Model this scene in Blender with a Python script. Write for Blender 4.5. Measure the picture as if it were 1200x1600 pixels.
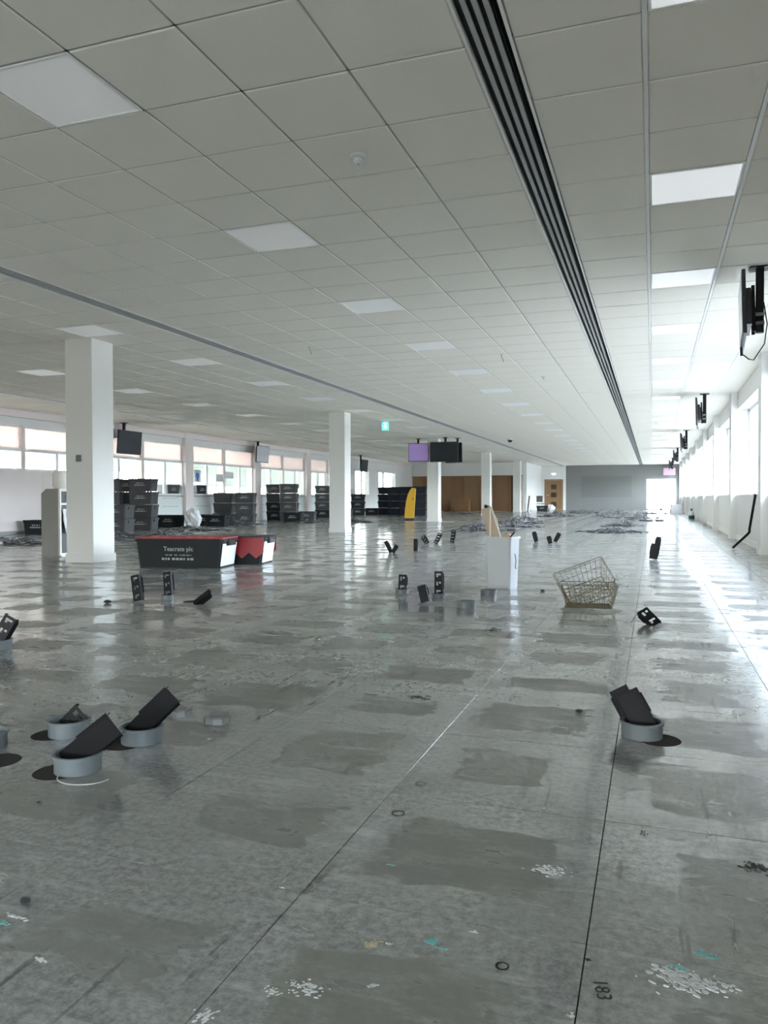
import bpy, math, random
from mathutils import Matrix, Vector
random.seed(7)
PI = math.pi
scene = bpy.context.scene
COL = scene.collection
for o in list(bpy.data.objects):
    bpy.data.objects.remove(o)

# ------------------------------------------------------------------ camera
F_PX, CAM_H, CEIL = 1210.6, 0.857, 2.98
YAW, PITCH, ROLL = .334, .0185, -.0023
fw = Vector((-math.sin(YAW)*math.cos(PITCH), math.cos(YAW)*math.cos(PITCH), -math.sin(PITCH)))
rt = Vector((math.cos(YAW), math.sin(YAW), 0)); up = rt.cross(fw)
rt, up = rt*math.cos(ROLL)+up*math.sin(ROLL), up*math.cos(ROLL)-rt*math.sin(ROLL)
cd = bpy.data.cameras.new('camera'); cam = bpy.data.objects.new('camera', cd); COL.objects.link(cam)
cd.sensor_fit = 'VERTICAL'; cd.sensor_height = 36; cd.lens = 36*F_PX/1600
cd.clip_start = .05; cd.clip_end = 400
M = Matrix((rt, up, -fw)).transposed().to_4x4(); M.translation = (0, 0, CAM_H); cam.matrix_world = M
scene.camera = cam
EYE = Vector((0, 0, CAM_H))
def ray(x, y): return rt*(x-600)+up*(800-y)+fw*F_PX
def plane(x, y, ax, v):
    d = ray(x, y); return EYE+d*((v-EYE[ax])/d[ax])
def on_floor(x, y): return plane(x, y, 2, 0)
def on_ceil(x, y): return plane(x, y, 2, CEIL)
def at_y(x, y, v): return plane(x, y, 1, v)
def at_x(x, y, v): return plane(x, y, 0, v)
def proj(p):
    d = Vector(p)-EYE; z = d.dot(fw)
    if z < .1: return None
    return (600+F_PX*d.dot(rt)/z, 800-F_PX*d.dot(up)/z)

# ------------------------------------------------------------------ world and exposure
w = bpy.data.worlds.new('hazy_sky'); scene.world = w; w.use_nodes = True
bg = w.node_tree.nodes['Background']; bg.inputs[1].default_value = 1.7
sky = w.node_tree.nodes.new('ShaderNodeTexSky'); sky.sky_type = 'NISHITA'; sky.sun_disc = False
sky.sun_elevation = math.radians(45); sky.sun_rotation = math.radians(-90); sky.air_density = 1.0; sky.dust_density = 4.0; sky.ozone_density = 1.0
hs = w.node_tree.nodes.new('ShaderNodeHueSaturation'); hs.inputs['Saturation'].default_value = .17     # camera white balance for a hazy sky
w.node_tree.links.new(sky.outputs[0], hs.inputs['Color']); w.node_tree.links.new(hs.outputs[0], bg.inputs[0])
vs = scene.view_settings; vs.view_transform = 'Standard'; vs.look = 'None'; vs.gamma = 1; vs.exposure = 2.6; vs.use_curve_mapping = False
scene.cycles.use_denoising = True
scene.cycles.use_adaptive_sampling = True; scene.cycles.adaptive_threshold = .08; scene.cycles.adaptive_min_samples = 18
scene.cycles.max_bounces = 8; scene.cycles.diffuse_bounces = 6; scene.cycles.glossy_bounces = 3; scene.cycles.transparent_max_bounces = 16
scene.cycles.sample_clamp_indirect = 4
def portal(name, loc, rot, sx, sy):
    l = bpy.data.lights.new(name, 'AREA'); l.shape = 'RECTANGLE'; l.size = sx; l.size_y = sy
    l.cycles.is_portal = True
    o = bpy.data.objects.new(name, l); COL.objects.link(o); o.location = loc; o.rotation_euler = rot
    return o
portal('window_portal', (2.02, 30.4, 1.76), (0, PI/2, 0), 1.78, 45.6)
portal('window_portal', (2.02, -8.3, 1.76), (0, PI/2, 0), 1.78, 14.2)  # portal for the unseen window bays added behind the viewer
portal('rear_portal', (-6.5, -16.1, 1.76), (PI/2, 0, 0), 15.4, 1.8)  # portal for the added rear window
portal('door_portal', (.5, 53.75, 1.0), (PI/2, 0, PI), 1.8, 2.05)
portal('office_portal', (-19.05, 22, 1.76), (0, -PI/2, 0), 1.8, 50)

# ------------------------------------------------------------------ materials
def new_mat(name):
    m = bpy.data.materials.new(name); m.use_nodes = True
    nt = m.node_tree; return m, nt, nt.nodes['Principled BSDF']
def nd(nt, t, **k):
    n = nt.nodes.new(t)
    for a, b in k.items(): setattr(n, a, b)
    return n
def mth(nt, op, a, b=None, c=None, clamp=False):
    n = nt.nodes.new('ShaderNodeMath'); n.operation = op; n.use_clamp = clamp
    for i, v in enumerate((a, b, c)):
        if v is None: continue
        if isinstance(v, (int, float)): n.inputs[i].default_value = v
        else: nt.links.new(v, n.inputs[i])
    return n.outputs[0]
def mixc(nt, f, a, b):
    n = nt.nodes.new('ShaderNodeMix'); n.data_type = 'RGBA'
    for i, v in ((0, f), (6, a), (7, b)):
        if isinstance(v, (int, float)): n.inputs[i].default_value = v
        elif isinstance(v, tuple): n.inputs[i].default_value = (*v, 1) if len(v) == 3 else v
        else: nt.links.new(v, n.inputs[i])
    return n.outputs[2]
def mixf(nt, f, a, b):
    n = nt.nodes.new('ShaderNodeMix'); n.data_type = 'FLOAT'
    for i, v in ((0, f), (2, a), (3, b)):
        if isinstance(v, (int, float)): n.inputs[i].default_value = v
        else: nt.links.new(v, n.inputs[i])
    return n.outputs[0]
def noise(nt, vec, scale, detail=3, rough=.55, vs=None):
    if vs:
        m = nd(nt, 'ShaderNodeMapping'); m.inputs['Scale'].default_value = vs
        nt.links.new(vec, m.inputs[0]); vec = m.outputs[0]
    n = nd(nt, 'ShaderNodeTexNoise'); n.inputs['Scale'].default_value = scale
    n.inputs['Detail'].default_value = detail; n.inputs['Roughness'].default_value = rough
    nt.links.new(vec, n.inputs['Vector']); return n.outputs['Fac']
def ramp(nt, v, lo, hi):
    n = nd(nt, 'ShaderNodeMapRange', interpolation_type='SMOOTHSTEP')
    n.inputs[1].default_value = lo; n.inputs[2].default_value = hi
    nt.links.new(v, n.inputs[0]); return n.outputs[0]
def simple(name, col, rough=.5, metal=0, var=.08, scale=6, spec=.5, bump=0, stretch=None, emit=0):
    """plain paint/plastic with a faint mottling"""
    m, nt, b = new_mat(name)
    g = nd(nt, 'ShaderNodeTexCoord').outputs['Object']
    n = noise(nt, g, scale, 4, .6, stretch)
    c1 = tuple(max(0, c*(1-var)) for c in col); c2 = tuple(min(1, c*(1+var)) for c in col)
    nt.links.new(mixc(nt, n, c1, c2), b.inputs['Base Color'])
    b.inputs['Roughness'].default_value = rough; b.inputs['Metallic'].default_value = metal
    b.inputs['Specular IOR Level'].default_value = spec
    if bump:
        bp = nd(nt, 'ShaderNodeBump'); bp.inputs['Strength'].default_value = bump; bp.inputs['Distance'].default_value = .002
        nt.links.new(n, bp.inputs['Height']); nt.links.new(bp.outputs[0], b.inputs['Normal'])
    if emit:
        b.inputs['Emission Color'].default_value = (*col, 1); b.inputs['Emission Strength'].default_value = emit
    return m

def floor_mat():
    m, nt, b = new_mat('steel_access_floor')
    pos = nd(nt, 'ShaderNodeNewGeometry').outputs['Position']
    sp = nd(nt, 'ShaderNodeSeparateXYZ'); nt.links.new(pos, sp.inputs[0])
    X, Y = sp.outputs[0], sp.outputs[1]
    gx = mth(nt, 'DIVIDE', mth(nt, 'ADD', X, .717+60), .6); gy = mth(nt, 'DIVIDE', mth(nt, 'ADD', Y, -1.516+60), .6)
    cx, cy = mth(nt, 'FLOOR', gx), mth(nt, 'FLOOR', gy)
    lx = mth(nt, 'SUBTRACT', mth(nt, 'SUBTRACT', gx, cx), .5); ly = mth(nt, 'SUBTRACT', mth(nt, 'SUBTRACT', gy, cy), .5)
    cid = nd(nt, 'ShaderNodeCombineXYZ'); nt.links.new(cx, cid.inputs[0]); nt.links.new(cy, cid.inputs[1])
    wn = nd(nt, 'ShaderNodeTexWhiteNoise', noise_dimensions='3D'); nt.links.new(cid.outputs[0], wn.inputs['Vector'])
    sc = nd(nt, 'ShaderNodeSeparateColor'); nt.links.new(wn.outputs['Color'], sc.inputs[0])
    r1, r2, r3, r4 = sc.outputs[0], sc.outputs[1], sc.outputs[2], wn.outputs['Value']
    n1 = noise(nt, pos, 5.5, 3, .5); n2 = noise(nt, pos, 20, 4, .7, (.35, 1.2, 1)); n3 = noise(nt, pos, 60, 3, .6)
    wob = mth(nt, 'ADD', mth(nt, 'MULTIPLY', mth(nt, 'SUBTRACT', n1, .5), .26), mth(nt, 'MULTIPLY', mth(nt, 'SUBTRACT', n2, .5), .34))
    hw = mth(nt, 'MULTIPLY_ADD', r1, .15, .23); hh = mth(nt, 'MULTIPLY_ADD', r2, .18, .17)
    ax = mth(nt, 'SUBTRACT', mth(nt, 'ABSOLUTE', mth(nt, 'ADD', lx, mth(nt, 'MULTIPLY_ADD', r3, .12, -.06))), hw)
    ay = mth(nt, 'SUBTRACT', mth(nt, 'ABSOLUTE', mth(nt, 'ADD', ly, mth(nt, 'MULTIPLY_ADD', r4, .1, -.05))), hh)
    d = mth(nt, 'ADD', mth(nt, 'MAXIMUM', ax, ay), wob)
    patch = ramp(nt, d, .022, -.022)
    patch = mth(nt, 'MULTIPLY', patch, ramp(nt, noise(nt, pos, 1.3, 2), .24, .36))
    worn = mth(nt, 'MULTIPLY_ADD', ramp(nt, noise(nt, pos, 9, 4, .7, (.4, 1.3, 1)), .36, .56), .4, .6)
    patch = mth(nt, 'MULTIPLY', patch, mth(nt, 'MULTIPLY', worn, mth(nt, 'MULTIPLY_ADD', r4, .3, .74), None, True))
    # second, fainter smear of old adhesive
    smear = mth(nt, 'MULTIPLY', ramp(nt, noise(nt, pos, 2.6, 3, .6, (1, 1.7, 1)), .5, .6), .35)
    patch = mth(nt, 'MAXIMUM', patch, smear)
    spangle = noise(nt, pos, 45, 4, .78)
    cloud = noise(nt, pos, 1.1, 3, .5)
    steel = mixc(nt, ramp(nt, spangle, .3, .7), (.245, .255, .243), (.52, .535, .52))
    steel = mixc(nt, mth(nt, 'MULTIPLY', ramp(nt, cloud, .35, .65), .35), steel, (.40, .40, .375))
    # pale wiped scuffs across the bare steel
    scuff = ramp(nt, noise(nt, pos, 11, 4, .75, (.3, 1.5, 1)), .52, .68)
    steel = mixc(nt, mth(nt, 'MULTIPLY', scuff, .45), steel, (.66, .67, .65))
    glue = mixc(nt, n3, (.12, .124, .11), (.255, .257, .23))
    glue = mixc(nt, mth(nt, 'MULTIPLY', r3, .5), glue, (.23, .226, .19))
    col = mixc(nt, patch, steel, glue)
    # brown trolley streaks and black specks, dirt with a shape of its own
    st = ramp(nt, noise(nt, pos, 9, 4, .6, (2.6, .22, 1)), .585, .68)
    stm = ramp(nt, noise(nt, pos, .8, 2), .47, .57)
    st = mth(nt, 'MULTIPLY', st, mth(nt, 'MULTIPLY', stm, .6))
    sk = ramp(nt, noise(nt, pos, 13, 3, .75), .73, .76)
    sk = mth(nt, 'MULTIPLY', sk, ramp(nt, noise(nt, pos, 2.2, 2), .5, .6))
    dirt = mth(nt, 'MAXIMUM', st, sk)
    col = mixc(nt, dirt, col, (.06, .055, .045))
    fl = ramp(nt, noise(nt, pos, 70, 2, .5), .79, .82)
    col = mixc(nt, mth(nt, 'MULTIPLY', fl, .6), col, (.75, .77, .75))
    nt.links.new(col, b.inputs['Base Color'])
    rs = mth(nt, 'MULTIPLY_ADD', n1, .12, .085)
    ro = mixf(nt, patch, rs, mth(nt, 'MULTIPLY_ADD', n2, .12, .30))
    nt.links.new(mth(nt, 'ADD', ro, mth(nt, 'MULTIPLY', dirt, .2)), b.inputs['Roughness'])
    nt.links.new(mixf(nt, patch, .45, .0), b.inputs['Metallic'])
    b.inputs['Specular IOR Level'].default_value = .6
    bp = nd(nt, 'ShaderNodeBump'); bp.inputs['Strength'].default_value = .22; bp.inputs['Distance'].default_value = .004
    hgt = mth(nt, 'ADD', mth(nt, 'MULTIPLY', patch, .1), mth(nt, 'MULTIPLY', noise(nt, pos, 16, 2, .6), .35))
    nt.links.new(hgt, bp.inputs['Height']); nt.links.new(bp.outputs[0], b.inputs['Normal'])
    return m
def glass_mat(name, tint=(1, 1, 1), gl=.07, rough=.02):
    m, nt, b = new_mat(name); nt.nodes.remove(b)
    t = nd(nt, 'ShaderNodeBsdfTransparent'); t.inputs[0].default_value = (*tint, 1)
    g = nd(nt, 'ShaderNodeBsdfGlossy'); g.inputs['Roughness'].default_value = rough
    lw = nd(nt, 'ShaderNodeLayerWeight'); lw.inputs[0].default_value = .5
    fr = mth(nt, 'MULTIPLY_ADD', mth(nt, 'POWER', lw.outputs['Facing'], 5), .45, .03)
    mx = nd(nt, 'ShaderNodeMixShader'); nt.links.new(fr, mx.inputs[0])
    nt.links.new(t.outputs[0], mx.inputs[1]); nt.links.new(g.outputs[0], mx.inputs[2])
    nt.links.new(mx.outputs[0], nt.nodes['Material Output'].inputs[0])
    return m
def translucent(name, col, amount, stretch=None):
    m = simple(name, col, .6, var=.05, scale=3, stretch=stretch); nt = m.node_tree; b = nt.nodes['Principled BSDF']
    t = nd(nt, 'ShaderNodeBsdfTranslucent'); t.inputs[0].default_value = (*col, 1)
    mx = nd(nt, 'ShaderNodeMixShader'); mx.inputs[0].default_value = amount
    nt.links.new(b.outputs[0], mx.inputs[1]); nt.links.new(t.outputs[0], mx.inputs[2])
    nt.links.new(mx.outputs[0], nt.nodes['Material Output'].inputs[0]); return m
def wood_mat(name, a, b_):
    m, nt, b = new_mat(name)
    g = nd(nt, 'ShaderNodeTexCoord').outputs['Object']
    n = noise(nt, g, 3, 5, .6, (6, 6, .5))
    nt.links.new(mixc(nt, n, a, b_), b.inputs['Base Color']); b.inputs['Roughness'].default_value = .45
    return m
MT = dict(
    floor=floor_mat(),
    sub=simple('floor_void', (.10, .10, .10), .9),
    tile=simple('mineral_ceiling_tile', (.87, .825, .73), .9, var=.05, scale=90, bump=.15),
    grid=simple('ceiling_grid_steel', (.42, .42, .39), .5),
    trim=simple('white_metal_trim', (.88, .87, .84), .5),
    slotbar=simple('diffuser_bar', (.42, .42, .40), .4),
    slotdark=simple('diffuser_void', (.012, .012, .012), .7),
    wallw=simple('white_wall_paint', (.80, .795, .77), .6, var=.03, scale=2),
    wallpink=simple('blush_white_paint', (.82, .745, .72), .6, var=.03, scale=2),
    wallgrey=simple('grey_wall_paint', (.22, .222, .21), .65, var=.04, scale=1.5),
    wallpatch=simple('darker_grey_wall_paint', (.19, .192, .182), .65, var=.03, scale=1.5),
    column=simple('column_paint', (.74, .73, .68), .5, var=.03, scale=2),
    sill=simple('window_sill_paint', (.78, .78, .76), .4),
    frame=simple('white_window_frame', (.82, .83, .84), .35),
    glass=glass_mat('solar_control_window_glass', (.81, .86, .91)),
    clearglass=glass_mat('clear_window_glass', (.97, .985, 1)),
    oglass=glass_mat('partition_glass', (.93, .965, .95)),
    panelpink=translucent('pale_pink_panel', (.93, .84, .81), .55),
    blind=translucent('grey_blind_fabric', (.52, .56, .53), .07, (1, 1, 14)),
    black=simple('black_painted_steel', (.008, .0082, .009), .5, var=.25, scale=14, spec=.22),
    blackpl=simple('black_plastic', (.014, .014, .015), .4),
    screen=simple('dark_screen_glass', (.018, .022, .028), .4, spec=.25),
    screenglare=simple('painted_reflection_screen', (.42, .43, .44), .2),  # pale base colour paints the ceiling's reflection onto the screen
    purple=simple('purple_lit_screen', (.30, .20, .46), .3, emit=.05, var=.15, scale=1.5),
    pink=simple('pink_lit_screen', (.5, .33, .45), .3, emit=.06),
    pvc=simple('grey_plastic_collar', (.145, .165, .17), .42, var=.05),
    hole=simple('floor_hole_and_collar_shade', (.018, .014, .011), .95),  # black for the floor holes and for the painted shade inside collars
    cap=simple('grey_floor_cap', (.20, .21, .20), .55, var=.2, scale=30),
    crate=simple('dark_grey_crate_plastic', (.017, .02, .02), .55, var=.15, scale=9, spec=.25),
    crateg=simple('mid_grey_crate_plastic', (.07, .07, .071), .55, var=.15, scale=9, spec=.3),
    crateb=simple('blue_black_crate_plastic', (.014, .017, .025), .55, var=.15, scale=9, spec=.25),
    red=simple('red_crate_lid_plastic', (.33, .012, .016), .42, var=.15, scale=9),
    dred=simple('dark_red_crate_lid_plastic', (.17, .02, .028), .5, var=.15, scale=9),
    label=simple('white_paper_label', (.72, .73, .72), .6, var=.1, scale=12),
    print=simple('pale_grey_print', (.42, .44, .44), .7),
    binp=simple('white_bin_plastic', (.58, .605, .615), .38, var=.03),
    card=simple('brown_cardboard', (.50, .39, .28), .8, var=.12),
    paper=simple('crumpled_kraft_paper', (.58, .42, .29), .8, var=.25, scale=14, bump=.5),
    stick=simple('pale_wood_stick', (.72, .66, .56), .6),
    wire=simple('brass_coated_wire', (.25, .21, .12), .4, metal=.6),
    yellow=simple('yellow_plastic', (.80, .47, .02), .38, var=.15, scale=2.5),
    cooler=simple('taupe_cooler_shell', (.27, .26, .23), .45, var=.05),
    cream=simple('cream_plastic', (.70, .67, .60), .4),
    cabinet=simple('pale_mint_laminate', (.74, .78, .75), .4, var=.03),
    worktop=simple('grey_worktop', (.34, .35, .34), .4),
    wood=wood_mat('oak_veneer', (.19, .095, .035), (.27, .14, .055)),
    wood2=wood_mat('oak_veneer_light', (.22, .12, .05), (.31, .18, .085)),
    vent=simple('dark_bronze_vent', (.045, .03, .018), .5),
    cable=simple('dark_cable_sheath', (.035, .036, .038), .55, var=.3, scale=20),
    cable2=simple('grey_cable_sheath', (.20, .205, .21), .55, var=.3, scale=20),
    bag=simple('white_plastic_bag', (.80, .80, .82), .35, var=.1),
    blue=simple('blue_sign_print', (.03, .16, .50), .5),
    green=simple('green_exit_sign', (.10, .75, .55), .4, emit=.3),
    exitw=simple('white_lit_sign', (.80, .95, .90), .4, emit=.25),
    led=simple('led_panel_diffuser', (.90, .89, .87), .35, var=.015, scale=2, emit=.02),
    ledon=simple('lit_led_panel_diffuser', (.90, .91, .92), .35, var=.015, scale=2, emit=.08),
    bottle=simple('dark_green_bottle', (.02, .10, .09), .2),
    paintw=simple('white_paint_splash', (.56, .58, .57), .7, var=.15, scale=40),
    paintt=simple('teal_paint_splash', (.16, .42, .40), .7, var=.2, scale=40),
    paintb=simple('tan_paint_splash', (.48, .42, .26), .7, var=.2, scale=40),
    ink=simple('black_marker_ink', (.02, .022, .022), .7),
    ground=simple('outside_paving', (.13, .13, .125), .9),
    steelw=simple('white_detector_plastic', (.70, .70, .68), .4),
)

# ------------------------------------------------------------------ mesh builder
class MB:
    def __init__(s): s.v, s.f = [], []
    def add(s, vs, fs, m=None):
        k = len(s.v)
        s.v += [tuple(m @ Vector(p)) if m else tuple(p) for p in vs]
        s.f += [tuple(i+k for i in f) for f in fs]; return s
    def box(s, x0, x1, y0, y1, z0, z1, m=None):
        return s.add([(x0, y0, z0), (x1, y0, z0), (x1, y1, z0), (x0, y1, z0), (x0, y0, z1), (x1, y0, z1), (x1, y1, z1), (x0, y1, z1)],
                     [(0, 3, 2, 1), (4, 5, 6, 7), (0, 1, 5, 4), (1, 2, 6, 5), (2, 3, 7, 6), (3, 0, 4, 7)], m)
    def bbox(s, x0, x1, y0, y1, z0, z1, c=.01, m=None):
        """box with its four upright edges chamfered"""
        p = [(x0+c, y0), (x1-c, y0), (x1, y0+c), (x1, y1-c), (x1-c, y1), (x0+c, y1), (x0, y1-c), (x0, y0+c)]
        return s.prism(p, z0, z1, m=m)
    def prism(s, poly, a, b, axis='z', m=None, poly2=None):
        n = len(poly); q = poly2 or poly
        def P(p, t): return {'z': (p[0], p[1], t), 'y': (p[0], t, p[1]), 'x': (t, p[0], p[1])}[axis]
        vs = [P(p, a) for p in poly]+[P(p, b) for p in q]
        fs = [tuple(range(n-1, -1, -1)), tuple(range(n, 2*n))]+[(i, (i+1) % n, n+(i+1) % n, n+i) for i in range(n)]
        return s.add(vs, fs, m)
    def lathe(s, prof, n=24, m=None, close=False):
        vs, fs = [], []
        k = len(prof)
        for i in range(n):
            a = 2*PI*i/n
            for r, z in prof: vs.append((r*math.cos(a), r*math.sin(a), z))
        for i in range(n):
            for j in range(k-1 if not close else k):
                j2 = (j+1) % k; i2 = (i+1) % n
                fs.append((i*k+j, i2*k+j, i2*k+j2, i*k+j2))
        return s.add(vs, fs, m)
    def disc(s, r, z, n=24, m=None, sx=1, sy=1):
        return s.add([(r*sx*math.cos(2*PI*i/n), r*sy*math.sin(2*PI*i/n), z) for i in range(n)], [tuple(range(n))], m)
    def tube(s, pts, r, n=8, m=None, cap=True):
        pts = [Vector(p) for p in pts]; vs, fs = [], []
        ref = None
        for i, p in enumerate(pts):
            t = (pts[min(i+1, len(pts)-1)]-pts[max(i-1, 0)]).normalized()
            if ref is None: ref = t.orthogonal().normalized()
            a = (ref-t*ref.dot(t))
            a = a.normalized() if a.length > 1e-5 else t.orthogonal().normalized()
            ref = a; b_ = t.cross(a)
            for j in range(n):
                q = 2*PI*j/n; vs.append(p+(a*math.cos(q)+b_*math.sin(q))*r)
        for i in range(len(pts)-1):
            for j in range(n):
                fs.append((i*n+j, i*n+(j+1) % n, (i+1)*n+(j+1) % n, (i+1)*n+j))
        if cap: fs += [tuple(range(n-1, -1, -1)), tuple(range((len(pts)-1)*n, len(pts)*n))]
        return s.add(vs, fs, m)
    def mesh(s, name, mat, smooth=False):
        me = bpy.data.meshes.new(name); me.from_pydata(s.v, [], s.f); me.update()
        me.materials.append(MT[mat])
        if smooth:
            me.shade_smooth()
            me.set_sharp_from_angle(angle=math.radians(40))
        return me
    def build(s, name, mat, parent=None, smooth=False):
        return link(name, s.mesh(name, mat, smooth), parent)
def link(name, data, parent=None):
    o = bpy.data.objects.new(name, data); COL.objects.link(o)
    if parent: o.parent = parent
    return o
def tag(o, label=None, cat=None, group=None, kind=None):
    if label: o['label'] = label
    if cat: o['category'] = cat
    if group: o['group'] = group
    if kind: o['kind'] = kind
    return o
def empty(name, loc=(0, 0, 0), rz=0):
    o = bpy.data.objects.new(name, None); COL.objects.link(o); o.location = loc; o.rotation_euler = (0, 0, rz)
    o.empty_display_size = .05
    return o
def copy_tree(o, parent=None):
    c = o.copy(); COL.objects.link(c); c.parent = parent
    for ch in [x for x in KIDS.get(o.name, [])]: copy_tree(ch, c)
    return c
KIDS = {}
def register(o):
    """remember a finished thing's children so copies are cheap"""
    ch = list(o.children); KIDS[o.name] = ch
    for c in ch: register(c)
    return o
def text_mesh(name, s, size, mat, parent=None, bold=0, extrude=.0006):
    cu = bpy.data.curves.new(name, 'FONT'); cu.body = s; cu.size = size; cu.align_x = 'CENTER'; cu.align_y = 'CENTER'
    cu.extrude = extrude; cu.offset = bold; cu.resolution_u = 3
    t = bpy.data.objects.new(name, cu); COL.objects.link(t)
    dg = bpy.context.evaluated_depsgraph_get()
    me = bpy.data.meshes.new_from_object(t.evaluated_get(dg)); me.name = name
    bpy.data.objects.remove(t); bpy.data.curves.remove(cu)
    me.materials.clear(); me.materials.append(MT[mat])
    return me
ORD = ['first', 'second', 'third', 'fourth', 'fifth', 'sixth', 'seventh', 'eighth', 'ninth', 'tenth', 'eleventh', 'twelfth', 'thirteenth',
       'fourteenth', 'fifteenth', 'sixteenth', 'seventeenth', 'eighteenth', 'nineteenth', 'twentieth', 'twenty-first', 'twenty-second']

XR, XL, YF, YB = 1.5, -14.4, 53.5, -16.0      # pilaster face, left partition, far wall, rear wall
WX = 1.62                                    # face of the wall below the windows
YW = 47.0                                    # oak wall at the far left end
def poly_area(q):
    return abs(sum(q[i][0]*q[(i+1) % 4][1]-q[(i+1) % 4][0]*q[i][1] for i in range(4)))/2
def view_area(x0, x1, y0, y1, z):
    if y0 < .7: return 0
    q = [proj((x, y, z)) for x, y in ((x0, y0), (x1, y0), (x1, y1), (x0, y1))]
    if None in q: return 0
    q = [(min(max(a, 0), 1200), min(max(b, 0), 1600)) for a, b in q]
    return poly_area(q)

# ------------------------------------------------------------------ floor
fb = MB(); fb.box(-19.2, 2.2, YB-.2, YF+.2, -.30, -.04)
floor = tag(fb.build('floor', 'sub'), 'bare galvanised steel raised floor with patches of old carpet glue', kind='structure')
FX0, FY0, P = -.717, 1.516, .6
cells = []
i0, i1 = math.floor((XL-FX0)/P), math.ceil((WX-FX0)/P)
for i in range(i0, i1):
    for j in range(math.floor((YB-FY0)/P), math.ceil((YF-FY0)/P)):
        x0, y0 = FX0+i*P, FY0+j*P
        cells.append((view_area(x0, x0+P, y0, y0+P, 0), x0, y0))
cells.sort(reverse=True)
pm = MB(); h = P/2-.0012; c = .0004
pm.prism([(-h, -h), (h, -h), (h, h), (-h, h)], -.03, -c)
pm.prism([(-h, -h), (h, -h), (h, h), (-h, h)], -c, 0, poly2=[(-h+c, -h+c), (h-c, -h+c), (h-c, h-c), (-h+c, h-c)])
pmesh = pm.mesh('floor_panel', 'floor')
rest = MB()
for k, (a, x0, y0) in enumerate(cells):
    x1 = min(x0+P, WX)
    full = x0 >= XL and x0+P <= WX and y0+P <= YF
    if k < 300 and full:
        o = link('floor_panel', pmesh, floor); o.location = (x0+P/2, y0+P/2, 0)
        o.rotation_euler = (random.uniform(-.0012, .0012), random.uniform(-.0012, .0012), 0)
    else:
        rest.box(max(x0, XL)+.0022, min(x0+P, WX)-.0022, y0+.0022, min(y0+P, YF)-.0022, -.03, 0)
tag(rest.build('floor_panel_field', 'floor', floor), 'more distant steel floor panels', kind='stuff')
of = MB(); of.box(-19, XL, YB, YF, -.03, 0)
of.build('office_floor', 'worktop', floor)

# ------------------------------------------------------------------ ceiling
cb = MB(); cb.box(-19.2, 2.2, YB-.2, YF+.2, CEIL+.06, CEIL+.2)
ceiling = tag(cb.build('ceiling', 'grid'), 'suspended ceiling of square off-white mineral tiles', kind='structure')
CY0 = 3.026
SL1, SL2, SL3 = (-.842, -.622), (-5.862, -5.632), (-12.42, -12.24)
LB = -.842
colsA = [(-.622, -.050), (-.036, .556), (.572, 1.196)]
colsB = [(LB-.6*(k+1), LB-.6*k) for k in range(8)]; colsB[-1] = (SL2[1], colsB[-1][1])
colsC = [(SL2[0]-.6*(k+1), SL2[0]-.6*k) for k in range(11)]; colsC[-1] = (SL3[1], colsC[-1][1])
colsD = [(SL3[0]-.6*(k+1), SL3[0]-.6*k) for k in range(4)]; colsD[-1] = (XL, colsD[-1][1])
rows = range(math.floor((YB-CY0)/P), math.ceil((YF-CY0)/P))
lights = []
LED_COLS = {colsA[1]: ('nearest the windows', 0), colsB[3]: ('left of the near slot diffuser', 0),
            colsC[1]: ('just beyond the middle slot diffuser', 0), colsC[6]: ('over the left part of the hall', 0)}
tiles = []
for cx in colsA+colsB+colsC+colsD:
    for r in rows:
        y0 = CY0+P*r; y1 = y0+P
        y0, y1 = max(y0, YB), min(y1, YF)
        if y1-y0 < .1 or (cx[1] < -7.3 and y0 > YW): continue
        if cx in LED_COLS and r % 4 == 0 and y0 > 0:
            lights.append((cx, r, y0, y1)); continue
        tiles.append((view_area(cx[0], cx[1], y0, y1, CEIL), cx[0], cx[1], y0, y1))
tiles.sort(reverse=True)
tcache = {}
def tile_mesh(wd, ln):
    k = (round(wd, 3), round(ln, 3))
    if k not in tcache:
        t = MB(); a, b_ = wd/2-.006, ln/2-.006; c = .006
        t.prism([(-a, -b_), (a, -b_), (a, b_), (-a, b_)], c, .018)
        t.prism([(-a+c, -b_+c), (a-c, -b_+c), (a-c, b_-c), (-a+c, b_-c)], 0, c, poly2=[(-a, -b_), (a, -b_), (a, b_), (-a, b_)])
        tcache[k] = t.mesh('ceiling_tile', 'tile')
    return tcache[k]
trest = MB()
for k, (a, x0, x1, y0, y1) in enumerate(tiles):
    if k < 300:
        o = link('ceiling_tile', tile_mesh(x1-x0, y1-y0), ceiling)
        o.location = ((x0+x1)/2, (y0+y1)/2, CEIL+random.uniform(0, .0015))
    else:
        trest.box(x0+.006, x1-.006, y0+.006, y1-.006, CEIL, CEIL+.018)
tag(trest.build('ceiling_tile_field', 'tile', ceiling), 'more distant ceiling tiles', kind='stuff')
g = MB()
for r in rows:
    for xa, xb in ((SL1[1], WX), (SL2[1], SL1[0]), (SL3[1], SL2[0]), (XL, SL3[0])): g.box(xa, xb, CY0+P*r-.012, CY0+P*r+.012, CEIL+.007, CEIL+.03)
for x in sorted({round(v, 3) for c_ in colsB+colsC+colsD for v in c_}):
    if True: g.box(x-.012, x+.012, YB, YF, CEIL+.007, CEIL+.03)
g.build('ceiling_grid', 'grid', ceiling)
for x in (-.043, .564, 1.203):
    t = MB(); t.box(x-.0115, x+.0115, YB, YF, CEIL-.001, CEIL+.03); t.build('ceiling_trim', 'trim', ceiling)
t = MB(); t.box(1.212, 1.9, YB, YF, CEIL, CEIL+.03); t.build('ceiling_margin', 'tile', ceiling)
t = MB(); t.box(-19, XL-.1, YB, YF, CEIL-.1, CEIL); t.build('office_ceiling', 'wallw', ceiling)

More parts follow.
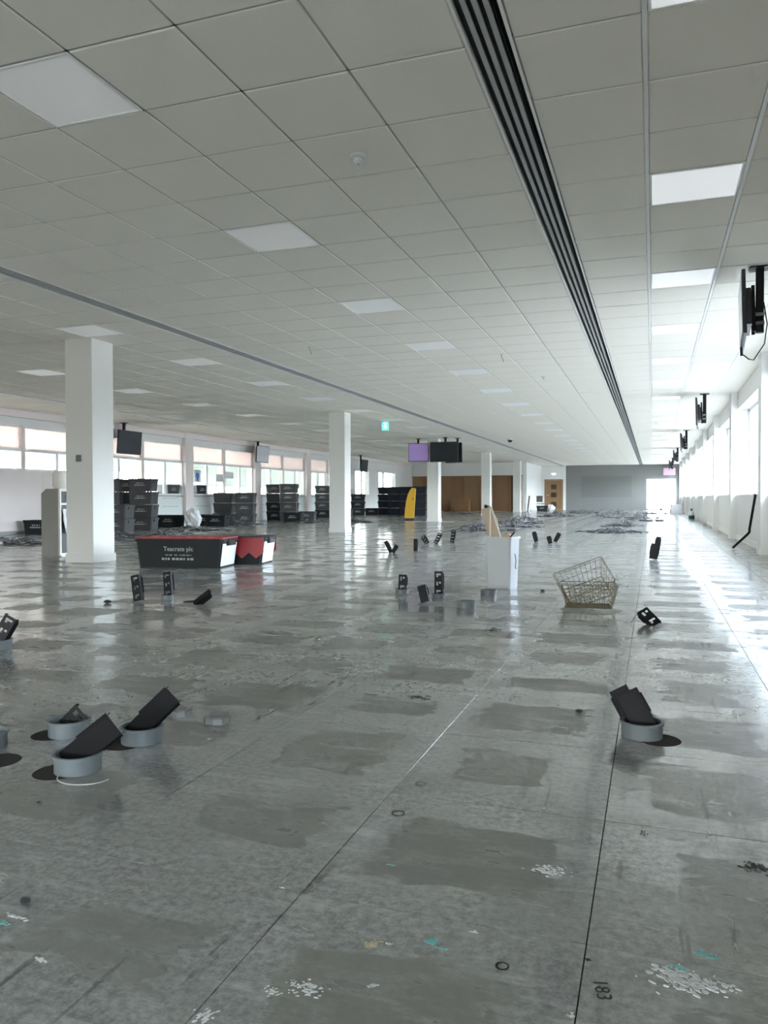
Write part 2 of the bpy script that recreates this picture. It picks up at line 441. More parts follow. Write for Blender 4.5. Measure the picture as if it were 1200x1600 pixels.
def slot_diffuser(xr, label, n=4):
    root = empty('slot_diffuser', (xr[0], YB, CEIL-.003))
    wd = xr[1]-xr[0]; L = (YF if xr[0] > -7 else YW)-YB
    f = MB(); e = wd*.07
    f.box(0, e, 0, L, 0, .03); f.box(wd-e, wd, 0, L, 0, .03); f.build('frame', 'trim', root)
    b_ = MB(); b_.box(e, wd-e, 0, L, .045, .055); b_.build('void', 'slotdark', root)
    inner = wd-2*e; pitch = inner/n
    for k in range(1, n):
        m = MB(); x = e+pitch*k; m.prism([(x-pitch*.26, .0), (x+pitch*.26, .0), (x+pitch*.16, .04), (x-pitch*.16, .04)], 0, L, 'y')
        m.build('blade', 'slotbar', root)
    for k in range(n):
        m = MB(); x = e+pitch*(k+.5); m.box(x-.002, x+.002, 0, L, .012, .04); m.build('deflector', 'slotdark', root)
    tag(root, label, 'air diffuser', 'linear slot diffusers in the ceiling')
slot_diffuser(SL1, 'long four-slot air diffuser running down the ceiling nearest the windows')
slot_diffuser(SL2, 'long dark slot air diffuser crossing the middle of the ceiling')
slot_diffuser(SL3, 'narrow slot air diffuser in the ceiling near the left partition', 2)

lp = empty('ceiling_light')
m = MB(); a = .3
for s in ((-a+.008, a-.008, -a+.008, -a+.022), (-a+.008, a-.008, a-.022, a-.008), (-a+.008, -a+.022, -a+.022, a-.022), (a-.022, a-.008, -a+.022, a-.022)):
    m.box(*s, -.002, .02)
m.build('frame', 'trim', lp)
m = MB(); m.box(-a+.022, a-.022, -a+.022, a-.022, .002, .012); m.build('diffuser', 'led', lp)
LED_ON = m.mesh('diffuser', 'ledon')
register(lp); first = False; cnt = {}
for cx, r, y0, y1 in lights:
    k = cnt.get(cx, 0); cnt[cx] = k+1
    o = copy_tree(lp)
    o.location = ((cx[0]+cx[1])/2, (y0+y1)/2, CEIL); o.scale = ((cx[1]-cx[0])/.6, 1, 1)
    if cx == colsA[1]:
        for ch in o.children:
            if ch.name.startswith('diffuser'): ch.data = LED_ON
    tag(o, f'square ceiling light, {ORD[k]} in the row {LED_COLS[cx][0]}', 'ceiling light', 'square ceiling light panels')

for ch in list(lp.children): bpy.data.objects.remove(ch)
bpy.data.objects.remove(lp)
def detector(p, label, r=.05, name='smoke_detector', cat='smoke detector'):
    root = empty(name, p)
    m = MB(); m.lathe([(0, 0), (r, 0), (r*1.05, -.012), (r*.8, -.022), (0, -.022)], 20); m.build('base', 'steelw', root, True)
    m = MB(); m.lathe([(0, -.02), (r*.55, -.022), (r*.6, -.04), (r*.35, -.055), (0, -.055)], 20); m.build('sensor_head', 'steelw', root, True)
    m = MB()
    for k in range(5):
        a = 2*PI*k/5; m.tube([(r*.55*math.cos(a), r*.55*math.sin(a), -.022), (r*.62*math.cos(a), r*.62*math.sin(a), -.045), (r*.3*math.cos(a), r*.3*math.sin(a), -.062)], .004, 5)
    m.build('guard', 'steelw', root)
    tag(root, label, cat)
p = on_ceil(560, 243); detector((p.x, p.y, CEIL), 'white round smoke detector on the ceiling between diffuser and light panels')
p = on_ceil(850, 588); detector((p.x, p.y, CEIL), 'small distant white detector on the ceiling left of the near diffuser')
p = on_ceil(797, 685); root = empty('dome_camera', (p.x, p.y, CEIL))
m = MB(); m.lathe([(0, 0), (.10, 0), (.11, -.04), (.09, -.06), (0, -.06)], 20); m.build('housing', 'steelw', root, True)
m = MB(); m.lathe([(.085, -.06), (.08, -.10), (.05, -.135), (0, -.145)], 20); m.build('dome', 'blackpl', root, True)
tag(root, 'white dome security camera with black eye on the distant ceiling', 'camera')

# ------------------------------------------------------------------ right wall with deep windows
PILS = [7.95+4.65*k for k in range(-5, 10)]; BLANK = (3, 4)     # unseen bays: two beside the viewer blanked, those behind glazed, to shape the light
SILL, HEAD, GX = .875, 2.63, 1.87
wr = MB(); wr.box(WX, 2.1, YB, YF+.2, -.04, SILL); wr.box(WX, 2.1, YB, YF+.2, HEAD, CEIL+.06)
wr.box(WX, 2.1, YB, PILS[0], SILL, HEAD); wr.box(WX, 2.1, PILS[3], PILS[5], SILL, HEAD); wr.box(WX, 2.1, PILS[-1]+3.4, YF+.2, SILL, HEAD)
wall_right = tag(wr.build('wall_right', 'wallw'), 'white wall with deep window recesses between pilasters', kind='structure')
for k, y in enumerate(PILS):
    m = MB(); m.box(XR, 2.1, y, y+.35, 0, CEIL); m.build('pilaster', 'wallw', wall_right)
    m = MB(); m.box(XR-.012, XR, y-.012, y+.362, 0, .1); m.build('pilaster_plinth', 'trim', wall_right)
    if k in BLANK: continue
    y0 = y+.35; y1 = PILS[k+1] if k+1 < len(PILS) else y+3.4
    win = tag(empty(f'window_{k+1}', (GX, y0, SILL)), 'tall white-framed window in a deep recess', kind='structure')
    L, H = y1-y0, HEAD-SILL
    m = MB(); m.box(-.03, .03, 0, .06, 0, H); m.box(-.03, .03, L-.06, L, 0, H); m.box(-.03, .03, 0, L, 0, .06); m.box(-.03, .03, 0, L, H-.06, H)
    m.build('window_frame', 'frame', win)
    for q in (1, 2):
        m = MB(); m.box(-.028, .028, L*q/3-.035, L*q/3+.035, .06, H-.06); m.build('mullion', 'frame', win)
    for q in range(3):
        m = MB(); m.box(-.004, .004, L*q/3+.03, L*(q+1)/3-.03, .06, H-.06); m.build('pane', 'glass', win)
    m = MB(); m.box(WX-.02-GX, -.03, 0, L, -.005, .025); m.build('window_sill', 'sill', win)
    hd = MB(); hd.box(-.06, -.03, L/3-.02, L/3+.02, .25, .37); hd.box(-.075, -.055, L/3-.012, L/3+.012, .15, .27); hd.build('window_handle', 'blackpl', win)
b_ = MB()
ys = [YB]+sum([[y-.012, y+.362] for y in PILS], [])+[YF]
for q in range(0, len(ys), 2): b_.box(WX-.012, WX, ys[q], ys[q+1], 0, .1)
tag(b_.build('baseboard_right', 'trim'), 'low white skirting along the window wall', kind='structure')

# ------------------------------------------------------------------ far wall
DX0, DX1, DH = -.36, 1.36, 2.0
fwm = MB()
fwm.box(-7.2, -6.95, YF, YF+.2, -.04, CEIL+.06)
fwm.box(-6.95, DX0-.05, YF, YF+.2, -.04, CEIL+.06); fwm.box(DX1+.05, 2.1, YF, YF+.2, -.04, CEIL+.06); fwm.box(DX0-.05, DX1+.05, YF, YF+.2, DH+.05, CEIL+.06)
wall_far = tag(fwm.build('wall_far', 'wallgrey'), 'long plain grey end wall', kind='structure')
m = MB(); m.box(-7.2, -5.55, YF-.04, YF, 0, CEIL); m.build('door_surround', 'wallw', wall_far)
m = MB(); m.box(-4.55, -1.32, YF-.006, YF, .84, 2.25); m.build('repainted_patch', 'wallpatch', wall_far)
d = tag(empty('door_1', (DX0, YF, 0)), 'bright glazed double door at the far end', kind='structure')
W = DX1-DX0
m = MB(); m.box(-.05, 0, -.02, .1, 0, DH+.05); m.box(W, W+.05, -.02, .1, 0, DH+.05); m.box(0, W, -.02, .1, DH, DH+.05); m.build('door_frame', 'frame', d)
for s in (0, 1):
    x0, x1 = s*W/2, (s+1)*W/2
    m = MB(); m.box(x0, x0+.06, 0, .05, 0, DH); m.box(x1-.06, x1, 0, .05, 0, DH); m.box(x0, x1, 0, .05, 0, .1); m.box(x0, x1, 0, .05, DH-.07, DH); m.box(x0, x1, .01, .04, .86, .90)
    leaf = m.build('door_leaf', 'frame', d)
    m = MB(); m.box(x0+.06, x1-.06, .02, .028, .1, .86); m.build('pane', 'glass', leaf)
    m = MB(); m.box(x0+.06, x1-.06, .02, .028, .9, DH-.07); m.build('pane', 'glass', leaf)
    m = MB(); xh = W/2+(-.09 if s == 0 else .09); m.tube([(xh, -.005, .8), (xh, -.05, .82), (xh, -.05, 1.2), (xh, -.005, 1.22)], .012, 8); m.build('door_handle', 'frame', leaf)
# oak door with three square vision vents
d = tag(empty('door_2', (-6.89, YF-.045, 0)), 'oak door with three dark square openings', kind='structure')
m = MB(); m.box(-.08, 0, -.02, .02, 0, 2.07); m.box(1.07, 1.15, -.02, .02, 0, 2.07); m.box(0, 1.07, -.02, .02, 1.99, 2.07); m.build('door_frame', 'wood2', d)
m = MB(); m.box(.01, 1.06, -.012, .02, .01, 1.98); leaf = m.build('door_leaf', 'wood2', d)
for z in (.38, 1.02, 1.56):
    m = MB(); m.box(.36, .72, -.02, -.012, z-.16, z+.16); m.build('vision_panel', 'vent', leaf)
m = MB(); m.tube([(.07, -.012, 1.0), (.07, -.06, 1.0), (.2, -.06, 1.0)], .012, 8); m.build('door_handle', 'trim', leaf)
root = empty('exit_sign', (-6.36, YF-.06, 2.42))
m = MB(); m.box(-.16, .16, -.02, .015, -.09, .09); m.build('housing', 'trim', root)
m = MB(); m.prism([(-.15, .08), (-.15, .0), (0, -.08), (.15, .0), (.15, .08)], -.028, -.02, 'y'); m.build('lit_panel', 'exitw', root)
tag(root, 'small lit white-green exit sign above the far oak door', 'exit sign')
m = MB(); m.bbox(-7.14+.45-.7, -7.02+.45-.7, YF-.09, YF-.04, 1.15, 1.3, .01); o = m.build('call_point', 'blackpl'); tag(o, 'small dark alarm call point on the wall left of the oak door', 'call point')
# return wall and oak panelled end wall
m = MB(); m.box(-7.4, -7.2, YW, YF+.2, -.04, CEIL+.06)
tag(m.build('wall_return', 'wallw'), 'short white return wall beside the oak panelling', kind='structure')
m = MB(); m.box(XL-.25, -7.4, YW, YW+.2, -.04, CEIL+.06); m.box(-19.2, XL-.25, YW, YW+.2, -.04, .9); m.box(-19.2, XL-.25, YW, YW+.2, 2.62, CEIL+.06)
wall_end = tag(m.build('wall_end', 'wallw'), 'white wall with a run of oak panels at its foot', kind='structure')
x = XL+.02; k = 0
WDS = [.62, .9, .9, .9, .9, .9, .9, .62, .28]
while x < -7.55:
    wd = min(WDS[k % len(WDS)], -7.45-x); m = MB(); dep = .05 if k % 3 else .035
    m.bbox(x+.006, x+wd-.006, YW-dep, YW, .02, 2.15, .008); m.build('oak_panel', 'wood' if k % 2 else 'wood2', wall_end); x += wd; k += 1
m = MB(); m.box(-8.1, -7.98, YW-.07, YW-.03, 0, 2.15); m.build('painted_shadow_gap', 'vent', wall_end)  # solid dark strip paints the shadow of a gap between panels
m = MB(); m.box(XL, -7.4, YW-.06, YW, 2.15, 2.19); m.build('top_rail', 'wood', wall_end)
# unseen rear wall (behind the viewer); its glazing is added to light the near hall
m = MB(); m.box(-19.2, 2.1, YB-.2, YB, -.04, .88); m.box(-19.2, 2.1, YB-.2, YB, 2.63, CEIL+.06); m.box(-19.2, XL, YB-.2, YB, .88, 2.63); m.box(1.3, 2.1, YB-.2, YB, .88, 2.63)
tag(m.build('wall_rear', 'wallw'), 'white wall behind the viewer, with glazing added for light', kind='structure')
win = tag(empty('window_50', (XL, YB, .88)), 'unseen ribbon window added behind the viewer for light', kind='structure'); L = 1.3-XL
m = MB()
for q in range(9): m.box(max(0, L*q/8-.04), min(L, L*q/8+.04), -.15, -.08, 0, 1.75)
m.box(0, L, -.15, -.08, 0, .06); m.box(0, L, -.15, -.08, 1.69, 1.75); m.build('window_frame', 'frame', win)
for q in range(8):
    m = MB(); m.box(L*q/8+.04, L*(q+1)/8-.04, -.12, -.112, .06, 1.69); m.build('pane', 'clearglass', win)

# ------------------------------------------------------------------ left partition
LP = [3.0+4.65*k for k in range(8)]            # piers
wl = MB(); wl.box(XL-.25, XL, YB, YW, 2.62, CEIL+.06)
wl.box(XL-.25, XL, YB, -1.2, -.04, 2.62)
# solid wall with two windows towards the far end
Y1 = LP[-1]+.45
holes = [(36.9, 39.1, .95, 2.32), (40.4, 43.6, .0, 2.35)]
ya = Y1
for h0, h1, z0, z1 in holes:
    wl.box(XL-.25, XL, ya, h0, -.04, 2.62); wl.box(XL-.25, XL, h0, h1, z1, 2.62)
    if z0 > 0: wl.box(XL-.25, XL, h0, h1, -.04, z0)
    ya = h1
wl.box(XL-.25, XL, ya, YW, -.04, 2.62)
wall_left = tag(wl.build('wall_left', 'wallw'), 'pinkish white bulkhead above the glazed office partition', kind='structure')
m = MB(); m.box(XL, XL+.10, YB, YW, 2.80, CEIL-.004); m.build('bulkhead_box', 'wallpink', wall_left)
for y in LP:
    m = MB(); m.box(XL-.25, XL+.12, y, y+.45, 0, CEIL); m.build('pier', 'wallpink', wall_left)
wn = 20
for bi in range(-1, len(LP)-1):
    y0 = LP[bi]+.45 if bi >= 0 else -1.2; y1 = LP[bi+1]
    solid = y1 < 17.2
    zb = 1.53 if solid else .95
    win = tag(empty(f'window_{wn}', (XL, y0, 0)), 'glazed office screen with pale pink upper panels', kind='structure'); wn += 1
    L = y1-y0; ym = L*.5
    m = MB()
    m.box(-.12, 0, 0, L, 1.99, 2.06); m.box(-.12, 0, 0, L, zb, zb+.05); m.box(-.12, 0, 0, .05, zb, 2.62); m.box(-.12, 0, L-.05, L, zb, 2.62); m.box(-.12, 0, 0, L, 2.57, 2.62)
    m.build('screen_frame', 'frame', win)
    for q in (ym,):
        m = MB(); m.box(-.14, .03, q-.06, q+.06, zb, 2.62); m.build('mullion', 'wallpink', win)
    for q in (L*.25, L*.78):
        m = MB(); m.box(-.1, -.02, q-.04, q+.04, zb+.05, 2.0); m.build('glazing_bar', 'frame', win)
    ed = [0.05, ym-.06, ym+.06, L-.05]
    for a, b_ in ((ed[0], ed[1]), (ed[2], ed[3])):
        m = MB(); m.box(-.07, -.04, a, b_, 2.06, 2.57); m.build('upper_panel', 'panelpink', win)
        m = MB(); m.box(-.062, -.054, a, b_, zb+.05, 1.99); m.build('pane', 'oglass', win)
    if solid:
        for a, b_ in ((0, L*.33), (L*.33, L*.66), (L*.66, L)):
            m = MB(); m.box(-.1, -.01, a+.004, b_-.004, .0, zb); m.build('lower_panel', 'wallpink', win)
        m = MB(); m.box(-.01, .01, 0, L, 0, .08); m.build('skirting', 'worktop', win)
# far left window and glazed door
win = tag(empty(f'window_{wn}', (XL, 36.9, .95)), 'bright white-framed window near the far left corner', kind='structure'); wn += 1
m = MB(); L, H = 2.2, 1.37
m.box(-.1, .02, 0, .07, 0, H); m.box(-.1, .02, L-.07, L, 0, H); m.box(-.1, .02, 0, L, 0, .06); m.box(-.1, .02, 0, L, H-.07, H); m.box(-.08, 0, L*.5-.04, L*.5+.04, 0, H); m.build('window_frame', 'frame', win)
for a, b_ in ((.07, L/2-.04), (L/2+.04, L-.07)):
    m = MB(); m.box(-.05, -.042, a, b_, .06, H-.07); m.build('pane', 'oglass', win)
win = tag(empty('door_3', (XL, 40.4, 0)), 'white glazed office door with side light', kind='structure')
m = MB(); L, H = 3.2, 2.35
for a in (0, 1.0, L-.1): m.box(-.12, .03, a, a+.1, 0, H)
m.box(-.12, .03, 0, L, H-.08, H); m.box(-.1, .01, 0, L, .9, .97); m.build('door_frame', 'frame', win)
for a, b_ in ((.1, 1.0), (1.1, L-.1)):
    m = MB(); m.box(-.05, -.042, a, b_, .97, H-.08); m.build('pane', 'oglass', win)
    m = MB(); m.box(-.07, -.03, a, b_, .02, .9); m.build('lower_panel', 'wallw', win)
# counters with drawers under the screens
for bi in range(3, len(LP)-1):
    y0 = LP[bi]+.45; y1 = LP[bi+1]; L = y1-y0
    nm = ['nearest', 'second', 'third', 'farthest'][bi-3]
    for s in range(3):
        a, b_ = y0+s*L/3, y0+(s+1)*L/3
        u = empty('drawer_unit', (XL+.0, (a+b_)/2, 0)); hw = (b_-a)/2-.006
        m = MB(); m.box(-.5, -.02, -hw, hw, .06, .90); m.box(-.46, -.06, -hw, hw, 0, .06); m.build('cabinet_body', 'cabinet', u)
        for z0, z1 in ((.08, .34), (.355, .615), (.63, .885)):
            m = MB(); m.box(-.02, 0, -hw+.006, hw-.006, z0, z1); dr = m.build('drawer', 'cabinet', u)
            m = MB(); m.box(-.002, .012, -hw*.6, hw*.6, z1-.03, z1-.018); m.build('pull', 'worktop', dr)
        tag(u, f'pale mint drawer unit, {ORD[s]} under the {nm} open office counter', 'drawer unit', 'drawer units under the counters')
    m = MB(); m.bbox(XL-.56, XL+.03, y0+.004, y1-.004, .905, .95, .006); o = m.build('countertop', 'worktop')
    tag(o, f'grey countertop of the {nm} open office counter behind the stacked crates', 'countertop')
# office outer wall with windows and blinds
OX = -19.0
wo = MB(); wo.box(OX-.2, OX, YB, YW, -.04, .9); wo.box(OX-.2, OX, YB, YW, 2.62, CEIL+.06); wo.box(OX-.2, OX, YB, -1.3, .9, 2.62)
wall_office = tag(wo.build('wall_office', 'wallw'), 'outer office wall seen through the glazed screens', kind='structure')
k = 0; y = -1.3
while y < YW-1:
    m = MB(); m.box(OX-.2, OX+.05, y, y+.3, .9, 2.62); m.build('pier', 'wallw', wall_office)
    y0, y1 = y+.3, min(y+4.65, YW)
    win = tag(empty(f'window_{wn}', (OX, y0, .9)), 'office window seen through the glazed screen', kind='structure'); wn += 1
    L = y1-y0; m = MB()
    for q in range(4): m.box(-.08, -.02, min(q*L/3, L-.05), min(q*L/3, L-.05)+.05, 0, 1.72)
    m.box(-.08, -.02, 0, L, 0, .05); m.box(-.08, -.02, 0, L, 1.67, 1.72); m.build('window_frame', 'frame', win)
    m = MB(); m.box(-.055, -.047, .03, L-.03, .03, 1.7); m.build('pane', 'clearglass', win)
    if y < 46:
        bl = empty('window_blind', (OX+.02, y0, 2.6)); m = MB(); n = 9
        hh = .74 if y < 26 else 1.22
        for q in range(n): m.box(-.004, .03, .02, L-.02, -hh+q*hh/n, -hh+(q+1.0)*hh/n)
        tag(m.build('slat_sheet', 'blind', bl), kind='stuff')
        m = MB(); m.box(0, .05, .02, L-.02, -.05, 0); m.build('head_rail', 'frame', bl)
        tag(bl, f'half-lowered grey blind, {ORD[k]} from the near end behind the office screens', 'blind', 'blinds in the office windows'); k += 1
    y += 4.65
win = tag(empty(f'window_{wn}', (OX, YW, .9)), 'bright office end window', kind='structure'); wn += 1
m = MB()
for q in (0, 1.1, 2.2, 3.3, 4.3): m.box(q, q+.05, .05, .12, 0, 1.72)
m.box(0, 4.35, .05, .12, 0, .05); m.box(0, 4.35, .05, .12, 1.67, 1.72); m.build('window_frame', 'frame', win)
m = MB(); m.box(.03, 4.32, .08, .088, .03, 1.7); m.build('pane', 'clearglass', win)
m = MB(); m.box(OX-.2, 2.1, -30, YB-.2, -.5, -.3); m.box(-90, OX-.2, -30, 100, -.5, -.3); m.box(2.1, 90, -30, 100, -.5, -.3); m.box(OX-.2, 2.1, YF+.2, 100, -.5, -.3)
tag(m.build('ground', 'ground'), 'pale paving outside the building', kind='structure')

# ------------------------------------------------------------------ columns
def column(x0, x1, y0, y1, n, label):
    root = tag(empty('column', ((x0+x1)/2, (y0+y1)/2, 0)), label, kind='structure'); a, b_ = (x1-x0)/2, (y1-y0)/2
    m = MB(); m.bbox(-a, a, -b_, b_, 0, CEIL, .006); m.build('shaft', 'column', root)
    m = MB(); m.bbox(-a-.015, a+.015, -b_-.015, b_+.015, 0, .1, .006); m.build('plinth', 'column', root)
    return root
COLS = [(-7.46, -7.02, 8.45, 8.88, 'white square column nearest the camera'), (-7.62, -7.2, 17.8, 18.2, 'second white square column'),
        (-7.72, -7.3, 27.0, 27.4, 'third white square column with the screens'), (-7.66, -7.24, 36.1, 36.5, 'fourth white square column'),
        (-7.68, -7.26, 45.0, 45.4, 'fifth white square column by the oak wall')]
for k, c in enumerate(COLS): r_ = column(*c[:4], k, c[4])
m = MB(); m.bbox(-.045, .045, -.012, 0, -.045, .045, .006); o = m.build('wall_socket', 'cap'); o.location = (-7.29, 8.45, 1.63)
tag(o, 'small grey switch plate high on the nearest column', 'switch plate')
p = at_y(123, 716, 8.45); o.location = p

# ------------------------------------------------------------------ slotted steel posts in floor collars
def frame_from(zdir, face):
    z = Vector(zdir).normalized(); y = -Vector(face); y = (y-z*y.dot(z)).normalized(); x = y.cross(z)
    return Matrix((x, y, z)).transposed()
CH = {}
def channel_mesh(L, W, D, slots):
    k = (round(L, 2), W, D, slots)
    if k in CH: return CH[k]
    m = MB(); t = .003; hw = W/2
    if slots:
        xs = [-hw, -hw*.55, -hw*.1, hw*.15, hw*.6, hw]; n = max(2, round(L/.062)); pz = L/n
        for r in range(n):
            z0 = r*pz
            zs = [z0, z0+pz*.30, z0+pz*.52, z0+pz*.74, z0+pz]
            for a in range(4):
                for c_ in range(5):
                    hole = (a in (1, 2) and c_ == 1) or (a == 2 and c_ == 3) or (a == 2 and c_ == 2 and r % 2 == 0)
                    if not hole: m.box(xs[c_], xs[c_+1], 0, t, zs[a], zs[a+1])
    else:
        m.box(-hw, hw, 0, t, 0, L)
    m.prism([(0, 0), (D, 0), (D, L-.012), (D-.012, L), (0, L)], -hw, -hw+t, 'x')
    m.prism([(0, 0), (D, 0), (D, L-.012), (D-.012, L), (0, L)], hw-t, hw, 'x')
    m.box(-hw-.007, -hw+t, D-t, D, .06, L-.02); m.box(hw-t, hw+.007, D-t, D, .06, L-.02)
    CH[k] = m.mesh('channel', 'black'); return CH[k]
cm = MB(); cm.lathe([(.071, .0), (.071, .046), (.076, .048), (.076, .056), (.066, .056), (.064, .05), (.064, .0)], 32, close=True)
COLLAR = cm.mesh('collar', 'pvc', True)
im = MB(); im.disc(.064, .034, 24); COLSHADE = im.mesh('collar_shade_disc', 'hole')  # black disc raised inside the collar to paint its interior dark
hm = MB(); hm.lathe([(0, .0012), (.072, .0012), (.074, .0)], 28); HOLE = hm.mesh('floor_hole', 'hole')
def post(base, tip, dy, label, face=(0, -1, .1), W=.078, D=.04, slots=True, collar=True, hole=None, cscale=1, extra=None, name='floor_post'):
    b0 = on_floor(*base); root = empty(name, (b0.x, b0.y, 0))
    t = at_y(tip[0], tip[1], b0.y+dy)-b0
    z0 = .018 if collar else .004
    sh = Vector((t.x, t.y, 0)); sh = -sh.normalized()*min(.045, sh.length*.35) if collar else Vector((0, 0, 0))
    v = t-sh-Vector((0, 0, z0)); L = v.length
    c_ = link('channel', channel_mesh(L, W, D, slots), root)
    c_.matrix_local = Matrix.Translation(Vector((0, 0, z0))+sh) @ frame_from(v, face).to_4x4()
    # keep its foot above the floor
    low = min((c_.matrix_local @ q.co).z for q in c_.data.vertices)
    if low < .002: c_.location.z += .002-low
    if extra:
        c2 = link('channel', channel_mesh(L*extra[0], W*.62 if extra[0] > 1.2 else W*.8, D, False), root)
        c2.matrix_local = Matrix.Translation(Vector((0, 0, z0))+sh+Vector(extra[1])) @ frame_from(v, face).to_4x4()
        low = min((c2.matrix_local @ q.co).z for q in c2.data.vertices)
        if low < .002: c2.location.z += .002-low
    if collar:
        q = link('collar', COLLAR, root); q.scale = (cscale, cscale, cscale); q.location.z = .001
        q = link('collar_shade_disc', COLSHADE, root); q.scale = (cscale, cscale, 1)
    if hole:
        h0 = on_floor(*hole)-b0; q = link('floor_hole', HOLE, root); q.location = (h0.x, h0.y, 0)
    return tag(root, label, 'floor post', 'black steel posts left in the floor')
post((122, 1203), (178, 1133), .02, 'black channel post leaning right in the frontmost grey collar at left', (.45, -.85, .15), .078, .035, False, hole=(90, 1206))
post((108, 1147), (127, 1113), .01, 'short black channel post in the grey collar at far left front', (.3, -.85, .2), .07, .035, True, hole=(82, 1148))
post((222, 1158), (270, 1087), .02, 'tall black channel post leaning right behind the two collars at left', (.45, -.85, .15), .07, .035, False, hole=(192, 1162))
post((1003, 1150), (978, 1082), .03, 'pair of black channels leaning left in a grey collar at right', (.1, -1, .2), .085, .035, False, hole=(1030, 1156), extra=(1.03, (-.028, .03, 0)))
post((215, 940), (210, 899), .02, 'upright slotted post at left, left of its twin in front of the crates', collar=False)
post((262, 937), (260, 894), .02, 'upright slotted post in a low collar before the lettered crate', cscale=.72, W=.072, slots=True)
post((302, 944), (327, 924), .05, 'black post tipped nearly flat right of the two upright slotted ones', (-.3, -.6, .8), slots=False, collar=False, hole=(300, 940))
post((628, 928), (629, 898), .01, 'slotted post in a collar, left of the three near the bin', cscale=.78, W=.07, D=.03)
post((685, 935), (685, 893), .01, 'taller slotted post in a collar, right of the three near the bin', cscale=.78, W=.07, D=.03)
post((664, 942), (658, 915), .03, 'plain black stub between the two slotted posts near the bin', slots=False, collar=False, W=.07)
post((-2, 1014), (17, 964), .03, 'slotted post cut by the left edge of the picture', (.4, -1, .2), W=.075)
post((1026, 977), (1003, 953), .06, 'slotted bracket lying tilted on the floor right of the wire baskets', (.2, -.75, .7), W=.085, D=.025, collar=False)
post((1020, 874), (1024, 850), .03, 'black post standing alone in front of the bright glazed door', slots=False, collar=False, W=.10, D=.05, extra=(1.45, (.03, .04, .0)))
post((611, 864), (602, 846), .02, 'left arm of the small black V shape on the middle floor', slots=False, collar=False, W=.055, D=.03)
post((613, 864), (620, 852), .02, 'right arm of the small black V shape on the middle floor', slots=False, collar=False, W=.055, D=.03)
post((649, 862), (649, 842), .01, 'small upright black post right of the V-shaped pair', slots=False, collar=False, W=.06, D=.03)
post((668, 850), (660, 838), .03, 'small grey-black stub leaning left in front of the screen column', slots=True, collar=False, W=.085, D=.03)
post((680, 850), (688, 833), .03, 'small slotted post leaning right in front of the screen column', slots=True, collar=False, W=.075, D=.03)
post((706, 848), (709, 828), .02, 'distant slotted post with a foot plate left of the bin top', slots=True, collar=False, W=.075, D=.03)
post((838, 847), (834, 831), .02, 'distant black post, left of the three right of the bin', slots=False, collar=False, W=.075, D=.03)
post((860, 850), (857, 838), .02, 'shortest of the three distant black posts right of the bin', slots=False, collar=False, W=.075, D=.03)
post((867, 847), (874, 833), .02, 'distant black post leaning right, right of the three beyond the bin', slots=False, collar=False, W=.07, D=.03)
# empty collars and caps
def collar_only(px, py, s, label, name='floor_collar'):
    b0 = on_floor(px, py); root = empty(name, (b0.x, b0.y, 0))
    q = link('collar', COLLAR, root); q.scale = (s, s, s); q.location.z = .001
    q = link('collar_shade_disc', COLSHADE, root); q.scale = (s, s, 1)
    return tag(root, label, 'floor collar', 'empty floor collars')
collar_only(728, 950, 1.0, 'empty grey collar on the floor left of the bin front')
collar_only(763, 931, .95, 'empty grey collar on the floor right at the foot of the bin')
collar_only(-24, 1168, 1.0, 'grey collar cut by the left picture edge beside an open hole')
q = link('floor_hole', HOLE, floor); q.location = on_floor(-4, 1189)
def cap(px, py, r, label, hh=.022, seed=0):
    b0 = on_floor(px, py); root = empty('loose_disc', (b0.x, b0.y, 0)); rnd = random.Random(seed)
    pts = [(r*math.cos(2*PI*k/9)*rnd.uniform(.9, 1.05), r*math.sin(2*PI*k/9)*rnd.uniform(.9, 1.05)) for k in range(9)]
    m = MB(); m.prism(pts, .0005, hh); m.build('body', 'cap', root)
    m = MB(); m.prism([(a*.82, b*.82) for a, b in pts], hh, hh+.003); m.build('lid', 'cap', root)
    return tag(root, label, 'disc', 'loose grey discs on the floor')
cap(340, 1128, .052, 'flat grey disc lying on the floor right of the leaning post', seed=3)
cap(284, 1117, .042, 'flat grey disc on the floor just behind the leaning post', seed=4)
# thin loose wires beside posts
def wire_thing(pts, r, label, mat='wire', name='loose_wire'):
    m = MB(); m.tube(pts, r, 6); o = m.build(name, mat, None, True); return tag(o, label, 'wire')
b0 = on_floor(128, 1212)
wire_thing([(b0.x+.085*math.cos(a)+.02, b0.y+.07*math.sin(a)-.01, .004) for a in [PI*1.05+.2*k for k in range(16)]], .0022, 'thin silvery wire loop round the frontmost collar', 'slotbar')
b0 = on_floor(1000, 975)
wire_thing([(b0.x-.06, b0.y-.02, .005), (b0.x-.04, b0.y, .04), (b0.x-.02, b0.y, .065), (b0.x+.02, b0.y+.02, .05), (b0.x+.06, b0.y+.02, .006)], .002, 'thin dark wire curling beside the tilted bracket', 'cable')

for px_, py_, lb in ((783, 553, 'short dark wire end hanging from the ceiling right of the small light'), (483, 541, 'short wire end hanging from the ceiling left of the light row')):
    c0 = on_ceil(px_, py_); wire_thing([(c0.x, c0.y, CEIL-.001), (c0.x+.01, c0.y, CEIL-.05), (c0.x+.03, c0.y, CEIL-.09), (c0.x+.035, c0.y, CEIL-.12)], .004, lb, 'cable', 'ceiling_wire')

